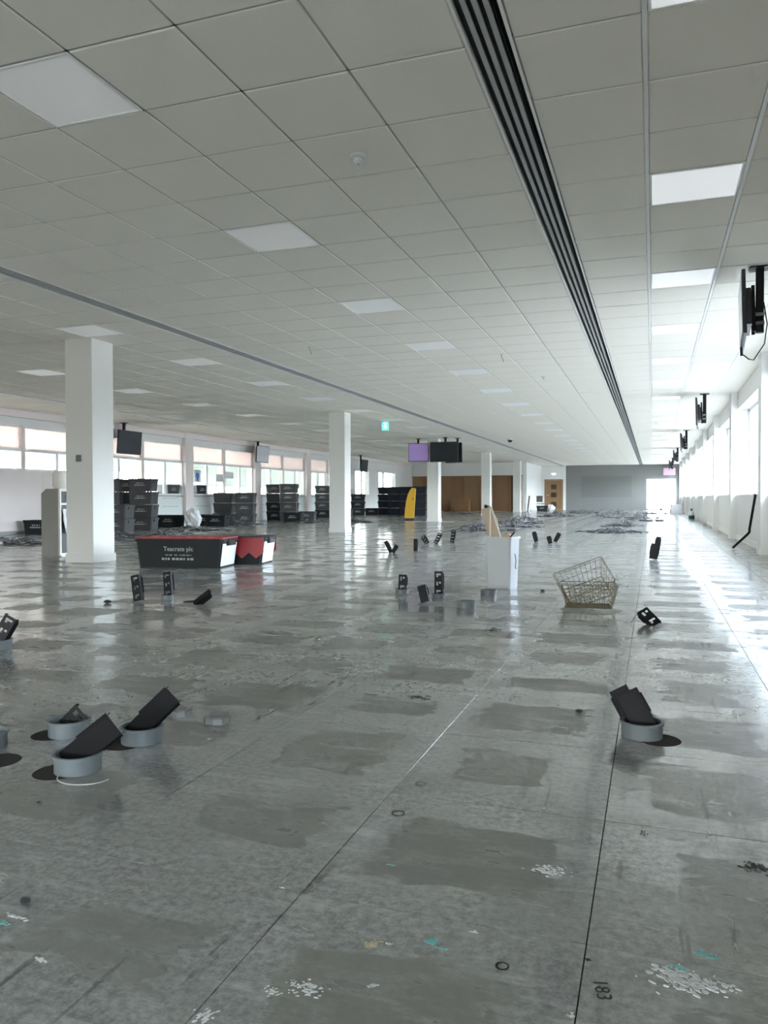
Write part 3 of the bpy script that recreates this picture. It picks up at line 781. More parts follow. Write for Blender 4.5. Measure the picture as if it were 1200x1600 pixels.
# ------------------------------------------------------------------ removal crates
def crate_proto(name, L, Wd, H, body, lid, labelled=True, text=None, flap=False):
    root = empty(name); a, b_ = L/2, Wd/2; tp = .90
    def ring(sx, sy, c=.03): return [(-sx+c, -sy), (sx-c, -sy), (sx, -sy+c), (sx, sy-c), (sx-c, sy), (-sx+c, sy), (-sx, sy-c), (-sx, -sy+c)]
    m = MB(); bo, to = ring(a*tp, b_*tp), ring(a*.965, b_*.95)
    m.prism(bo, 0, H-.05, poly2=to)
    m.prism(ring(a, b_, .035), H-.055, H-.02)
    m.prism(ring(a*.985, b_*.98, .035), H-.02, H-.012)
    for s in (-1, 1):                      # hand grips on the short ends
        m.box(s*a-.012, s*a+.012, -b_*.45, b_*.45, H-.10, H-.02)
    m.build('body', body, root)
    if not flap:
        m = MB(); z0, z1 = H-.012, H; n = 8; sx = a*.98; sy = b_*.97
        up_, dn = [], []
        for k in range(n+1):
            x = -sx+2*sx*k/n; y = sy*.16*(1 if k % 2 else -1); up_.append((x, y))
        m.prism([(-sx, -sy)]+[(sx, -sy)]+up_[::-1], z0, z1); m.build('lid_flap', lid, root)
        m = MB(); m.prism([(sx, sy), (-sx, sy)]+[(x, y+.004) for x, y in up_], z0, z1+.002); m.build('lid_flap', lid, root)
        m = MB()
        for k in range(n): m.box(-sx+2*sx*(k+.25)/n, -sx+2*sx*(k+.75)/n, -sy+.005, -sy+.02, z1, z1+.008)
        m.build('lid_tooth', lid, root)
    else:
        for s in (-1, 1):
            m = MB(); n = 6; sx = a*.97; dd = Wd*.5; zz = [(-sx, H-.02), (sx, H-.02)]
            edge = []
            for k in range(2*n+1):
                x = sx-2*sx*k/(2*n); edge.append((x, H-.02-dd*(1.0 if k % 2 else .72)))
            y0 = s*(b_+.006); y1 = s*(b_+.018)
            m.prism(zz+edge, min(y0, y1), max(y0, y1), 'y'); m.build('lid_flap', lid, root)
        m = MB(); m.box(-a*.92, a*.92, -b_*.88, b_*.88, H-.012, H-.008); m.build('inner_void', 'blackpl', root)
    if labelled:
        for s in (1,):
            m = MB(); e = .004
            m.add([(s*(a*tp+e), -b_*.82, .02), (s*(a*tp+e), b_*.82, .02), (s*(a*.965+e), b_*.86, H-.075), (s*(a*.965+e), -b_*.86, H-.075)], [(0, 1, 2, 3)])
            m.add([(s*(a*tp+e*.4), -b_*.82, .02), (s*(a*tp+e*.4), b_*.82, .02), (s*(a*.965+e*.4), b_*.86, H-.075), (s*(a*.965+e*.4), -b_*.86, H-.075)], [(3, 2, 1, 0)])
            m.build('end_label', 'label', root)
            m = MB(); m.box(s*a+.006, s*a+.016, -b_*.3, b_*.3, H-.095, H-.045); m.build('hand_grip', 'blackpl', root)
    if text:
        tilt = math.atan2(b_*.95-b_*tp, H-.05)
        R = Matrix.Rotation(PI/2+tilt, 4, 'X')
        def face(x, z): return Vector((x, -(b_*tp+(b_*.95-b_*tp)*z/(H-.05))-.0025, z))
        if text == 'full':
            q = link('printed_name', text_mesh('printed_name', 'Teacrate plc', .078, 'print', bold=.0006), root)
            q.matrix_local = Matrix.Translation(face(0, H*.62)) @ R
        rows_ = [(.42, .010, .34)] if text == 'full' else [(.66, .028, .2)]
        rows_ += [(.29, .026, .44)] if text == 'full' else [(.5, .03, .3)]
        rnd = random.Random(5)
        for zf, hh, ww in rows_:
            m = MB(); x = -ww/2
            while x < ww/2:
                l_ = rnd.uniform(.02, .045); m.box(x, min(x+l_, ww/2), -hh/2, hh/2, 0, .001); x += l_+(.012 if rnd.random() < .75 else .03)
            q = m.build('printed_line', 'print', root); q.matrix_local = Matrix.Translation(face(0, H*zf)) @ R
    return register(root)
SM = (.68, .46, .335)
PRO = dict(
    grey=crate_proto('removal_crate', *SM, 'crateg', 'crateg', False, 'mark'),
    greyred=crate_proto('removal_crate', *SM, 'crateg', 'dred', False, None),
    dark=crate_proto('removal_crate', *SM, 'crate', 'crate', False, 'mark'),
    blue=crate_proto('removal_crate', *SM, 'crateb', 'crateb', False, None))
USED = set()
def place(kind, loc, rz, label, group=None):
    o = PRO[kind] if kind not in USED else copy_tree(PRO[kind]); USED.add(kind)
    o.location = loc; o.rotation_euler = (0, 0, rz)
    return tag(o, label, 'crate', group)
POS = {1: ['only one'], 2: ['lower', 'upper'], 3: ['bottom', 'middle', 'top'], 4: ['bottom', 'second up', 'third up', 'top']}
CN = dict(grey='grey crate', greyred='red-edged grey crate', dark='dark grey crate', blue='blue-black crate')
def stack(pxc, pyb, kinds, rz, where, X=None):
    b0 = on_floor(pxc, pyb) if X is None else at_x(pxc, pyb, X)
    n = len(kinds)
    for k, kd in enumerate(kinds):
        place(kd, (b0.x+random.uniform(-.01, .01), b0.y+random.uniform(-.01, .01), k*(SM[2]+.011)), rz+random.uniform(-.03, .03), f'{CN[kd]}, {POS[n][k]} of the {where}' if n > 1 else f'single {CN[kd]} {where}', 'stacked removal crates')
g4 = ['grey']*4
stack(186, 828, ['grey', 'grey'], .10, 'low front stack just right of the nearest column', -12.7)
stack(171, 824, ['grey', 'grey', 'greyred', 'grey'], .35, 'tall stack half hidden behind the nearest column', -13.8)
stack(204, 822, ['grey', 'grey', 'greyred', 'grey'], .38, 'narrow stack left of the tall lettered stack', -13.82)
stack(225, 823, g4, .22, 'tall lettered stack beneath the hanging left screen', -12.9)
stack(324, 816, ['dark'], .2, 'right of the white sack, before the glazed screen', -13.2)
stack(340, 816, ['dark'], .2, 'at the left foot of the red-edged three-high stack', -12.5)
stack(351, 814, ['grey', 'greyred', 'greyred'], .15, 'red-edged three-high stack by the second pier', -13.82)
stack(384, 816, ['grey', 'grey', 'grey'], .3, 'plain three-high stack by the second pier', -12.85)
stack(431, 811, ['dark', 'dark', 'greyred', 'grey'], .25, 'left half of the third pier double stack', -13.8)
stack(452, 811, g4, .25, 'right half of the third pier double stack', -12.9)
stack(459, 811, ['dark'], .2, 'in front of the double stack, beside a labelled one', -12.0)
stack(505, 810, ['dark', 'grey', 'grey', 'grey'], .3, 'four-high stack left of the second column', -13.5)
stack(560, 806, ['dark', 'dark', 'dark'], .3, 'three-high stack right of the second column', -13.6)
stack(540, 808, ['grey'], .3, 'half hidden behind the second column', -13.0)
stack(581, 805, ['dark'], .3, 'low between the dark stacks at the far left', -13.2)
b4 = ['blue']*4
stack(601, 805, b4, .3, 'leftmost blue-black stack left of the yellow stand', -12.8)
stack(616, 806, b4, .25, 'middle blue-black stack left of the yellow stand', -12.1)
stack(634, 807, b4, .3, 'blue-black stack directly behind the yellow stand', -11.3)
stack(655, 807, b4, .3, 'blue-black stack between yellow stand and screen column', -10.4)
def big_crate(label, loc, rz, **kw):
    o = crate_proto('removal_crate', 1.18, .54, .37, 'crate', 'red', True, **kw); o.location = loc; o.rotation_euler = (0, 0, rz); return tag(o, label, 'crate')
A, B = on_floor(215, 886), on_floor(345, 888)
ang = math.atan2(B.y-A.y, B.x-A.x); mid = (A+B)/2; nrm = Vector((-math.sin(ang), math.cos(ang), 0))
big_crate('long black lettered crate with red interlocking lid in the foreground left', (mid+nrm*.243).to_tuple(), ang, text='full')
B2 = on_floor(408, 882); ang2 = ang+.03; ux = Vector((math.cos(ang2), math.sin(ang2), 0)); n2 = Vector((-ux.y, ux.x, 0))
big_crate('long crate with red toothed lid flaps hanging open, behind the lettered crate', (B2-ux*.53+n2*.243).to_tuple(), ang2, flap=True)
b0 = at_x(267, 819, -13.45)
o = crate_proto('removal_crate', 1.05, .5, .36, 'crate', 'dred', True, 'mark'); o.location = (b0.x, b0.y, 0); o.rotation_euler = (0, 0, .22)
tag(o, 'long dark crate with red lid edge on the floor right of the tall lettered stack', 'crate')
b0 = at_x(480, 809, -12.55)
place('grey', (b0.x, b0.y, 0), .25, 'single grey crate on the floor right of the double stack')
p = at_x(64, 818, -13.9); place('dark', (p.x, p.y, 0), .2, 'dark crate standing by the left panel behind the taupe cooler')
# crates on the counters
p = at_x(263, 773, XL-.26); place('grey', (p.x, p.y, .951), PI/2, 'grey crate on the nearest counter above the long red-edged crate')
p = at_x(308, 773, XL-.26); place('dark', (p.x, p.y, .951), PI/2, 'dark crate on the second counter below the blue figure sign')

# ------------------------------------------------------------------ bin with rubbish
bl, br, bk = on_floor(760, 919), on_floor(797, 921.5), on_floor(806, 917)
bw, bd, bh = .235, .19, .485
ang = math.atan2(br.y-bl.y, br.x-bl.x)
cen = (bl+br)/2+Vector((-math.sin(ang), math.cos(ang), 0))*bd*.5
binr = empty('waste_bin', cen, ang-.02)
def rr(a, b_, c=.018): return [(-a+c, -b_), (a-c, -b_), (a, -b_+c), (a, b_-c), (a-c, b_), (-a+c, b_), (-a, b_-c), (-a, -b_+c)]
m = MB(); t = .006
o_b, o_t = rr(bw/2, bd/2), rr(bw*.56, bd*.58)
i_b, i_t = rr(bw/2-t, bd/2-t), rr(bw*.56-t, bd*.58-t)
n = 8; vsx = [(x, y, 0) for x, y in o_b]+[(x, y, bh) for x, y in o_t]+[(x, y, bh) for x, y in i_t]+[(x, y, .01) for x, y in i_b]
fs = [tuple(range(n-1, -1, -1)), tuple(range(3*n, 4*n))]
for L_ in range(3):
    fs += [(L_*n+i, L_*n+(i+1) % n, (L_+1)*n+(i+1) % n, (L_+1)*n+i) for i in range(n)]
m.add(vsx, fs); m.build('body', 'binp', binr)
m = MB(); oo = rr(bw*.56+.008, bd*.58+.008); ii = rr(bw*.56-.001, bd*.58-.001)
m.add([(x, y, bh-.02) for x, y in oo]+[(x, y, bh+.004) for x, y in oo]+[(x, y, bh+.004) for x, y in ii]+[(x, y, bh-.02) for x, y in ii],
      [(L_*n+i, L_*n+(i+1) % n, ((L_+1) % 4)*n+(i+1) % n, ((L_+1) % 4)*n+i) for L_ in range(4) for i in range(n)])
m.build('rim', 'binp', binr)
m = MB(); m.tube([(bw*.56+.01, -.03, .33), (bw*.56+.022, -.03, .27), (bw*.54+.02, -.03, .2), (bw*.54+.03, -.03, .19)], .004, 6); m.build('side_clip', 'blackpl', binr)
tag(binr, 'tall white tapered waste bin full of scrap on the middle floor', 'bin')
cy = cen.y
def W3(px, py, dy=0): return at_y(px, py, cy+dy)
m = MB(); q = [W3(768, 858, .03), W3(785, 858, .06), W3(776, 812, .10), W3(765, 790, .09), W3(752, 796, .03), W3(756, 815, .03)]
m.add([tuple(v) for v in q]+[tuple(v+Vector((.006, .008, 0))) for v in q], [(0, 1, 2, 3, 4, 5), (11, 10, 9, 8, 7, 6)]+[(i, (i+1) % 6, 6+(i+1) % 6, 6+i) for i in range(6)])
tag(m.build('cardboard_sheet', 'card'), 'folded beige cardboard sheet poking tall out of the bin', 'cardboard')
m = MB(); m.tube([W3(766, 850, -.005), W3(765.5, 792, -.005)], .009, 6); tag(m.build('wooden_stick', 'stick'), 'upright pale stick leaning on the cardboard in the bin', 'stick')
m = MB(); m.tube([W3(786, 850, -.03), W3(767, 792, -.03)], .010, 6); tag(m.build('wooden_stick', 'stick'), 'slanting pale stick crossing the bin from upper left', 'stick')
tip = empty('duct_tape_wad', W3(759.5, 791, .02)); m = MB()
m.lathe([(0, -.02), (.016, -.014), (.02, 0), (.014, .013), (0, .016)], 9); m.build('wad', 'blackpl', tip, True)
m = MB(); m.tube([(.01, 0, 0), (.026, 0, .006), (.03, .0, -.006)], .005, 6); m.build('loose_end', 'blackpl', tip)
tag(tip, 'black wad at the top corner of the cardboard in the bin', 'tape')
rnd = random.Random(11)
def crumple(name, c, rx, ry, rz_, mat, seed, sub=3):
    rn = random.Random(seed); m = MB(); nu, nv = 14, 8; vs_, fs_ = [], []
    for j in range(nv+1):
        th = PI*j/nv
        for i in range(nu):
            ph = 2*PI*i/nu; k = rn.uniform(.78, 1.12) if 0 < j < nv else 1
            vs_.append((rx*k*math.sin(th)*math.cos(ph), ry*k*math.sin(th)*math.sin(ph), rz_*k*math.cos(th)))
    for j in range(nv):
        for i in range(nu): fs_.append((j*nu+i, (j+1)*nu+i, (j+1)*nu+(i+1) % nu, j*nu+(i+1) % nu))
    m.add(vs_, fs_); o = m.build(name, mat); o.location = c; return o
p = W3(793, 838, .09); tag(crumple('kraft_paper', (p.x, p.y, bh-.015), .052, .05, .05, 'paper', 3), 'crumpled brown paper filling the bin mouth', 'paper')
m = MB(); m.tube([W3(792, 846, .04), W3(800, 836, .05), W3(804, 831, .055)], .008, 6); tag(m.build('tool_grip', 'blackpl'), 'dark tool grip showing at the right edge of the bin', 'tool')
m = MB(); m.tube([W3(805, 850, .08), W3(804.8, 812, .08)], .0025, 5); tag(m.build('plastic_rod', 'stick'), 'thin white rod standing in the right corner of the bin', 'rod')

# ------------------------------------------------------------------ wire baskets
def basket(name, mat='wire', L=.43, Wd=.30, H=.17, r=.0019):
    root = empty(name); a, b_, a2, b2 = L/2, Wd/2, L*.40, Wd*.38
    def rct(x, y, z, c=.02):
        out = []
        for sx, sy, st in ((1, 1, 0), (-1, 1, PI/2), (-1, -1, PI), (1, -1, 1.5*PI)):
            for k in range(4):
                q = st+PI/2*k/3; out.append((sx*(x-c)+c*math.cos(q), sy*(y-c)+c*math.sin(q), z))
        return out+[out[0]]
    m = MB(); m.tube(rct(a, b_, H), r*1.7, 6); m.tube(rct(a*.985, b_*.985, H-.022), r*1.1, 5); m.build('rim', mat, root, True)
    m = MB(); m.tube(rct(a2, b2, 0), r*1.5, 6); m.tube(rct((a+a2)/2, (b_+b2)/2, H*.5), r, 5); m.build('hoop', mat, root, True)
    m = MB(); n = 9
    for k in range(n+1):
        t_ = -1+2*k/n
        for s in (1, -1):
            m.tube([(a2*t_*.96, s*b2, 0), (a*t_*.95, s*b_, H)], r, 5)
    n = 5
    for k in range(n+1):
        t_ = -1+2*k/n
        for s in (1, -1): m.tube([(s*a2, b2*t_*.94, 0), (s*a, b_*t_*.93, H)], r, 5)
    m.build('side_wires', mat, root)
    m = MB()
    for k in range(13):
        x = a2*(-1+2*k/12)*.97; m.tube([(x, -b2, 0), (x, b2, 0)], r, 5)
    for k in range(7):
        y = b2*(-1+2*k/6)*.95; m.tube([(-a2, y, .002), (a2, y, .002)], r, 5)
    m.build('base_mesh', mat, root)
    return root
bs = basket('wire_basket'); c_ = (on_floor(885, 950)+on_floor(950, 950))/2
bc = Vector((c_.x, c_.y+.13, .004)); bs.location = bc; bs.rotation_euler = (0, 0, .14)
tag(bs, 'brassy wire basket standing upright on the floor right of the bin', 'basket')
b2 = basket('wire_basket', L=.40)
b2.matrix_world = Matrix.Translation(bc+Vector((-.005, -.035, .105))) @ Matrix.Rotation(.25, 4, 'Z') @ Matrix.Rotation(-.36, 4, 'Y') @ Matrix.Rotation(.62, 4, 'X')
tag(b2, 'brassy wire basket tipped at an angle inside the upright one', 'basket')

# ------------------------------------------------------------------ hanging screens
def tv(name, loc, rz, label, screen='screen', W=.95, H=.56, tilt=.0, zc=None, pole=True, cable=False, off=.18):
    """screen faces local -y; pole behind it at y=off"""
    root = empty(name, loc, rz); zc = zc if zc is not None else CEIL-.40
    lz = zc-loc[2]
    T = Matrix.Translation((0, 0, lz)) @ Matrix.Rotation(tilt, 4, 'X')
    m = MB(); m.bbox(-W/2, W/2, -.02, .012, -H/2, H/2, .008, T); m.box(-W*.3, W*.3, .012, .06, -H*.3, H*.28, T); m.build('casing', 'blackpl', root)
    m = MB(); m.box(-W/2+.022, W/2-.022, -.024, -.02, -H/2+.026, H/2-.022, T); m.build('display', screen, root)
    if pole:
        m = MB(); m.box(-.10, .10, .06, .075, -.12, .12, T); m.box(-.03, .03, .07, off+.01, -.03, .03, T); m.box(-.10, -.075, .07, .10, -.2, .22, T); m.box(.075, .10, .07, .10, -.2, .22, T); m.build('mount', 'black', root)
        m = MB(); m.bbox(-.035, .035, off-.035, off+.035, lz-.2, CEIL-.0-loc[2]-.004, .012); pl_ = m.build('pole', 'black', root)
        m = MB(); m.bbox(-.09, .09, off-.09, off+.09, CEIL-loc[2]-.012, CEIL-loc[2]-.001, .012); m.build('ceiling_plate', 'black', pl_)
        m = MB(); m.box(-.04, .04, off-.04, off+.04, lz-.05, lz-.02); m.box(-.04, .04, off-.04, off+.04, lz-.13, lz-.1); m.build('clamp', 'cap', pl_)
    if cable:
        m = MB(); m.tube([(-.1, off+.04, lz+.1), (-.12, off+.07, lz-.1), (-.14, off+.05, lz-.28), (-.18, off-.04, lz-.42), (-.24, .06, lz-.40), (-.26, .0, lz-.34)], .006, 6); m.build('hanging_cable', 'blackpl', root, True)
        m = MB(); m.tube([(-.26, .0, lz-.36), (-.25, -.005, lz-.28)], .016, 6); m.build('plug', 'blackpl', root)
    return tag(root, label, 'screen', 'screens hanging from the ceiling')
for k, y in enumerate((7.98, 17.3, 26.5, 35.7, 44.9)):
    nm = ['nearest', 'second', 'third', 'fourth', 'farthest'][k]
    tv('ceiling_screen', (.79 if k == 0 else .86, y, 0), -PI/2-.07, f'thin black screen seen edge-on near the windows, {nm} of its row', 'screenglare', tilt=.03, zc=2.58, cable=(k == 0), off=.14)
tv('ceiling_screen', (-13.9, 18.25, 0), PI/2, 'dark hanging screen right of the nearest column above the crates', W=1.05, H=.66, zc=2.42, tilt=.08)
tv('ceiling_screen', (-13.9, 26.1, 0), PI/2, 'hanging screen with pale reflections painted on, above the second pier', 'screenglare', W=.98, H=.62, zc=2.5, tilt=.08)
tv('ceiling_screen', (-13.6, 36.2, 0), PI/2, 'dark hanging screen half hidden behind the second column', W=.95, H=.6, zc=2.45, tilt=.08)
p = at_y(654, 707, 26.7); tv('ceiling_screen', (p.x, p.y, 0), .35, 'purple lit screen left of the third column', 'purple', W=.72, H=.66, zc=p.z, tilt=.05, off=.2)
p = at_y(694, 706, 26.45); tv('ceiling_screen', (p.x, p.y, 0), .02, 'large black screen in front of the third column', W=1.02, H=.70, zc=p.z, tilt=.03, off=.2)
p = at_y(709, 707.5, 26.9); tv('ceiling_screen', (p.x, p.y, 0), -.5, 'black screen tucked behind the large one on the third column', W=.8, H=.70, zc=p.z, tilt=.03, off=.2)
p = at_y(1046, 737, 52.9); tv('ceiling_screen', (p.x, p.y, 0), 0, 'pink lit screen above the bright glazed door', 'pink', W=.78, H=.52, zc=p.z)
# hanging exit sign
p = on_ceil(602, 655); root = empty('exit_sign', (p.x, p.y, CEIL), .33)
m = MB(); m.box(-.01, .01, -.01, .01, -.08, 0); m.box(-.2, .2, -.03, .03, -.012, -.001); m.build('hanger', 'trim', root)
m = MB(); m.box(-.09, .09, -.012, .012, -.30, -.08); m.build('lit_panel', 'green', root)
m = MB(); m.prism([(-.025, -.11), (.025, -.11), (.025, -.19), (.055, -.19), (0, -.27), (-.055, -.19), (-.025, -.19)][::-1], -.016, -.012, 'y'); m.build('arrow', 'exitw', root)
tag(root, 'small green hanging exit sign right of the second column', 'exit sign')
# signs on the office glass
def sheet(pxa, pya, pxb, pyb, label, mat='label', name='paper_notice'):
    a, b_ = at_x(pxa, pya, XL-.02), at_x(pxb, pyb, XL-.02)
    m = MB(); m.box(-.002, .002, a.y, b_.y, b_.z, a.z); o = m.build(name, mat); o.location = (XL-.035, 0, 0)
    return o, a, b_
o, a, b_ = sheet(304, 734, 314, 753, '', 'label', 'figure_sign')
tag(o, 'white notice with a blue standing figure on the office glass', 'sign')
cy_, zt, zb_ = (a.y+b_.y)/2, a.z, b_.z; hh = zt-zb_; wd = abs(b_.y-a.y)
m = MB(); X0 = .003
m.prism([(cy_+.09*wd*math.cos(q), zt-hh*.13+.055*hh*math.sin(q)) for q in [2*PI*k/10 for k in range(10)]], X0, X0+.002, 'x')
m.prism([(cy_-wd*.30, zt-hh*.62), (cy_-wd*.22, zt-hh*.24), (cy_+wd*.22, zt-hh*.24), (cy_+wd*.30, zt-hh*.62), (cy_+wd*.2, zt-hh*.62), (cy_+wd*.15, zb_+hh*.05), (cy_-wd*.15, zb_+hh*.05), (cy_-wd*.2, zt-hh*.62)], X0, X0+.002, 'x')
m.build('figure_print', 'blue', o)
for (a1, b1, a2, b2_, lb) in ((353, 737, 365, 748, 'pale notice on the office glass above the three-high stacks'), (338, 741, 348, 753, 'framed grey notice on the office glass left of the pale one'),
                         (397, 742, 402, 753, 'small blue and white notice on the glass beside the second pier')):
    o, _, _ = sheet(a1, b1, a2, b2_, lb); tag(o, lb, 'notice')
def monitor(px, py, X, label):
    p = at_x(px, py, X); root = empty('desk_monitor', (p.x, p.y, .951 if X > XL-.5 else .75), PI/2+.3)
    m = MB(); m.box(-.2, .2, -.02, .02, .12, .42); m.build('casing', 'blackpl', root)
    m = MB(); m.box(-.18, .18, -.024, -.02, .14, .40); m.build('display', 'screen', root)
    m = MB(); m.box(-.02, .02, 0, .03, .01, .16); m.bbox(-.1, .1, -.07, .09, 0, .012, .01); m.build('stand', 'blackpl', root)
    tag(root, label, 'monitor')
monitor(236, 750, XL-.3, 'small dark monitor on the nearest counter behind the glass')
monitor(432, 752, XL-.3, 'dark monitor on the third counter behind the glass')

# ------------------------------------------------------------------ water cooler behind the near column
wc = empty('water_cooler', (-8.55, 9.17, 0)); D_, W_ = .34, .36
m = MB(); m.prism([(0, 0), (D_-.03, 0), (D_-.03, 1.0), (.09, 1.0), (0, .93)], 0, W_, 'y'); m.build('shell', 'cooler', wc)
m = MB(); m.box(D_-.03, D_, 0, .03, .02, 1.0); m.box(D_-.03, D_, W_-.03, W_, .02, 1.0); m.box(D_-.03, D_, .03, W_-.03, .0, .05); m.box(D_-.03, D_, .03, W_-.03, .76, .79); m.box(D_-.03, D_, .03, W_-.03, .96, 1.0); m.build('front_trim', 'cream', wc)
m = MB(); m.box(D_-.03, D_-.018, .03, W_-.03, .05, .76); m.build('lower_panel', 'blackpl', wc)
m = MB(); m.box(D_-.03, D_-.015, .03, W_-.03, .79, .96); m.build('tap_recess', 'blackpl', wc)
m = MB(); m.lathe([(0, 1.0), (.085, 1.0), (.115, 1.04), (.115, 1.22), (.10, 1.25), (0, 1.25)], 24, Matrix.Translation((.2, W_/2, 0))); m.build('bottle', 'cream', wc, True)
m = MB(); m.tube([(D_-.01, .17, .9), (D_+.03, .17, .9), (D_+.03, .17, .87)], .012, 8); m.build('tap', 'label', wc)
tag(wc, 'taupe water cooler with cream bottle half behind the nearest column', 'water cooler')
m = MB(); rnd = random.Random(2)
pts = [(0, 0), (.05, .02), (.09, -.01), (.13, .02)]
for k in range(6):
    y = .05+k*.03; m.tube([(D_-8.55+.015, 9.17+y, .70), (D_-8.55+.03, 9.17+y+rnd.uniform(-.03, .03), .55), (D_-8.55+.025, 9.17+y+rnd.uniform(-.02, .05), .42-rnd.random()*.1)], .016, 6)
tag(m.build('white_rag', 'bag', None, True), 'white rag hanging down the front of the water cooler', 'rag')

# ------------------------------------------------------------------ yellow stand
ys_ = empty('yellow_stand', (-8.55, 27.6, 0), .2)
prof = [(-.20, .09), (.15, .09), (.17, .5), (.22, 1.16), (.20, 1.2), (.09, 1.22), (.02, 1.16), (-.07, .98), (-.14, .72), (-.18, .42)]
m = MB(); m.prism(prof[::-1], -.10, .10, 'y'); m.build('shell', 'yellow', ys_)
m = MB(); m.prism([(.02, .10), (.055, .10), (.10, 1.15), (.075, 1.15)][::-1], -.115, -.10, 'y'); m.build('rib', 'yellow', ys_)
m = MB(); m.prism([(-.15, .12), (-.125, .12), (-.06, .9), (-.075, .92)][::-1], -.112, -.10, 'y'); m.build('rib', 'yellow', ys_)
m = MB(); m.box(.10, .13, -.12, -.10, .78, .84); m.build('latch', 'blackpl', ys_)
m = MB(); m.prism([(-.21, .05), (-.16, .0), (.12, .0), (.18, .05), (.18, .09), (-.21, .09)][::-1], -.14, .14, 'y'); m.build('base', 'blackpl', ys_)
tag(ys_, 'tall yellow curved plastic stand on a black base before the dark crates', 'stand')
m = MB()
m.box(-8.35, -6.6, 26.35, 26.5, .001, .012); tag(m.build('white_plank', 'label'), 'thin white plank lying on the floor at the foot of the screen column', 'plank')

# ------------------------------------------------------------------ bits by the window wall
P0 = Vector((1.24, 13.85, .022)); P1 = at_y(1170, 833, 13.75); P2 = at_y(1180.5, 772, 13.6)
P2.x = min(P2.x, WX-.025); P1.x = min(P1.x, WX-.05)
m = MB(); m.tube([P0, P0.lerp(P1, .5), P0.lerp(P1, .93), P1+Vector((.01, 0, .02)), P1.lerp(P2, .1), P1.lerp(P2, .5), P2], .02, 10)
pr_ = empty('black_pipe', (P0.x, P0.y, 0)); o = m.build('tube', 'black', pr_, True); o.matrix_parent_inverse = Matrix.Translation((-P0.x, -P0.y, 0))
m = MB(); d = (P2-P1).normalized(); m.tube([P2-d*.03, P2+d*.004], .024, 10); o = m.build('end_sleeve', 'blackpl', pr_, True); o.matrix_parent_inverse = Matrix.Translation((-P0.x, -P0.y, 0))
tag(pr_, 'bent black pipe leaning against the wall beneath the windows', 'pipe')
def bottle(loc, s, label):
    root = empty('plastic_bottle', loc); root.scale = (s, s, s)
    m = MB(); m.lathe([(0, 0), (.10, 0), (.11, .02), (.11, .2), (.09, .27), (.035, .33), (.035, .36), (0, .36)], 16); m.build('body', 'binp', root, True)
    m = MB(); m.lathe([(0, .02), (.112, .02), (.112, .17), (.0, .17)], 16); m.build('band', 'bottle', root, True)
    m = MB(); m.lathe([(0, .36), (.04, .36), (.04, .43), (0, .44)], 12); m.build('cap', 'bottle', root, True)
    return tag(root, label, 'bottle')
p = on_floor(1084, 813); bottle((1.38, 31.4, 0), .95, 'white bottle with dark green band by the window wall')
root = empty('folded_dust_sheet', (1.15, 42.3, 0)); m = MB()
m.bbox(-.33, .33, -.4, .4, 0, .25, .05); m.build('lower_fold', 'bag', root)
m = MB(); m.bbox(-.30, .30, -.38, .36, .25, .48, .07); m.build('upper_fold', 'bag', root)
tag(root, 'pale white folded bundle on the floor right of the glazed door', 'bundle')

# ------------------------------------------------------------------ far left end: desk and clutter
root = empty('oak_desk', at_y(719, 797, YW-1.3) * Vector((1, 1, 0)) if False else (at_y(719, 797, YW-1.3).x, YW-1.3, 0))
m = MB(); m.box(-.5, .5, -.02, .0, .05, .72); m.build('front_panel', 'wood', root)
m = MB(); m.bbox(-.54, .54, -.06, .6, .72, .76, .01); m.build('top', 'wood2', root)
for s in (-1, 1):
    m = MB(); m.box(s*.5-.02, s*.5+.02, 0, .56, 0, .72); m.build('side_panel', 'wood', root)
tag(root, 'plain oak desk standing in front of the oak panelled wall', 'desk')
xs = at_y(826, 797, 46).x
root = empty('flat_packed_board', (at_y(825, 799, 46.2).x, 46.2, 0), .3); m = MB(); m.box(-.03, .03, -.35, .35, 0, .95, Matrix.Rotation(.12, 4, 'Y')); m.build('board', 'label', root)
m = MB(); m.box(-.036, .036, -.36, -.3, .0, .95, Matrix.Rotation(.12, 4, 'Y')); m.build('edge_strip', 'trim', root); tag(root, 'white board leaning beside the fifth column', 'board')
root = empty('dark_chair', (-6.75, 49.8, 0), .4); m = MB(); m.bbox(-.22, .22, -.22, .22, .42, .47, .04); m.build('seat', 'blackpl', root)
m = MB(); m.bbox(-.2, .2, .2, .24, .55, .95, .01); m.build('backrest', 'vent', root)
for sx in (-1, 1):
    for sy in (-1, 1):
        m = MB(); m.tube([(sx*.19, sy*.19, .42), (sx*.21, sy*.22, 0)], .012, 6); m.build('leg', 'trim', root)
tag(root, 'dark chair beside the white return wall', 'chair')
p = at_y(838, 799, 48.5); place('dark', (-6.45, 48.4, 0), .1, 'dark crate on the floor left of the far oak door')
o = crumple('plastic_bag', (-6.05, 49.3, .2), .28, .26, .21, 'bag', 8); tag(o, 'white plastic bag slumped left of the far oak door', 'bag')
p = at_x(302, 826, -12.5); o = crumple('plastic_bag', (p.x, p.y, .28), .27, .25, .30, 'bag', 9); tag(o, 'white plastic sack standing right of the long red-edged crate', 'bag')

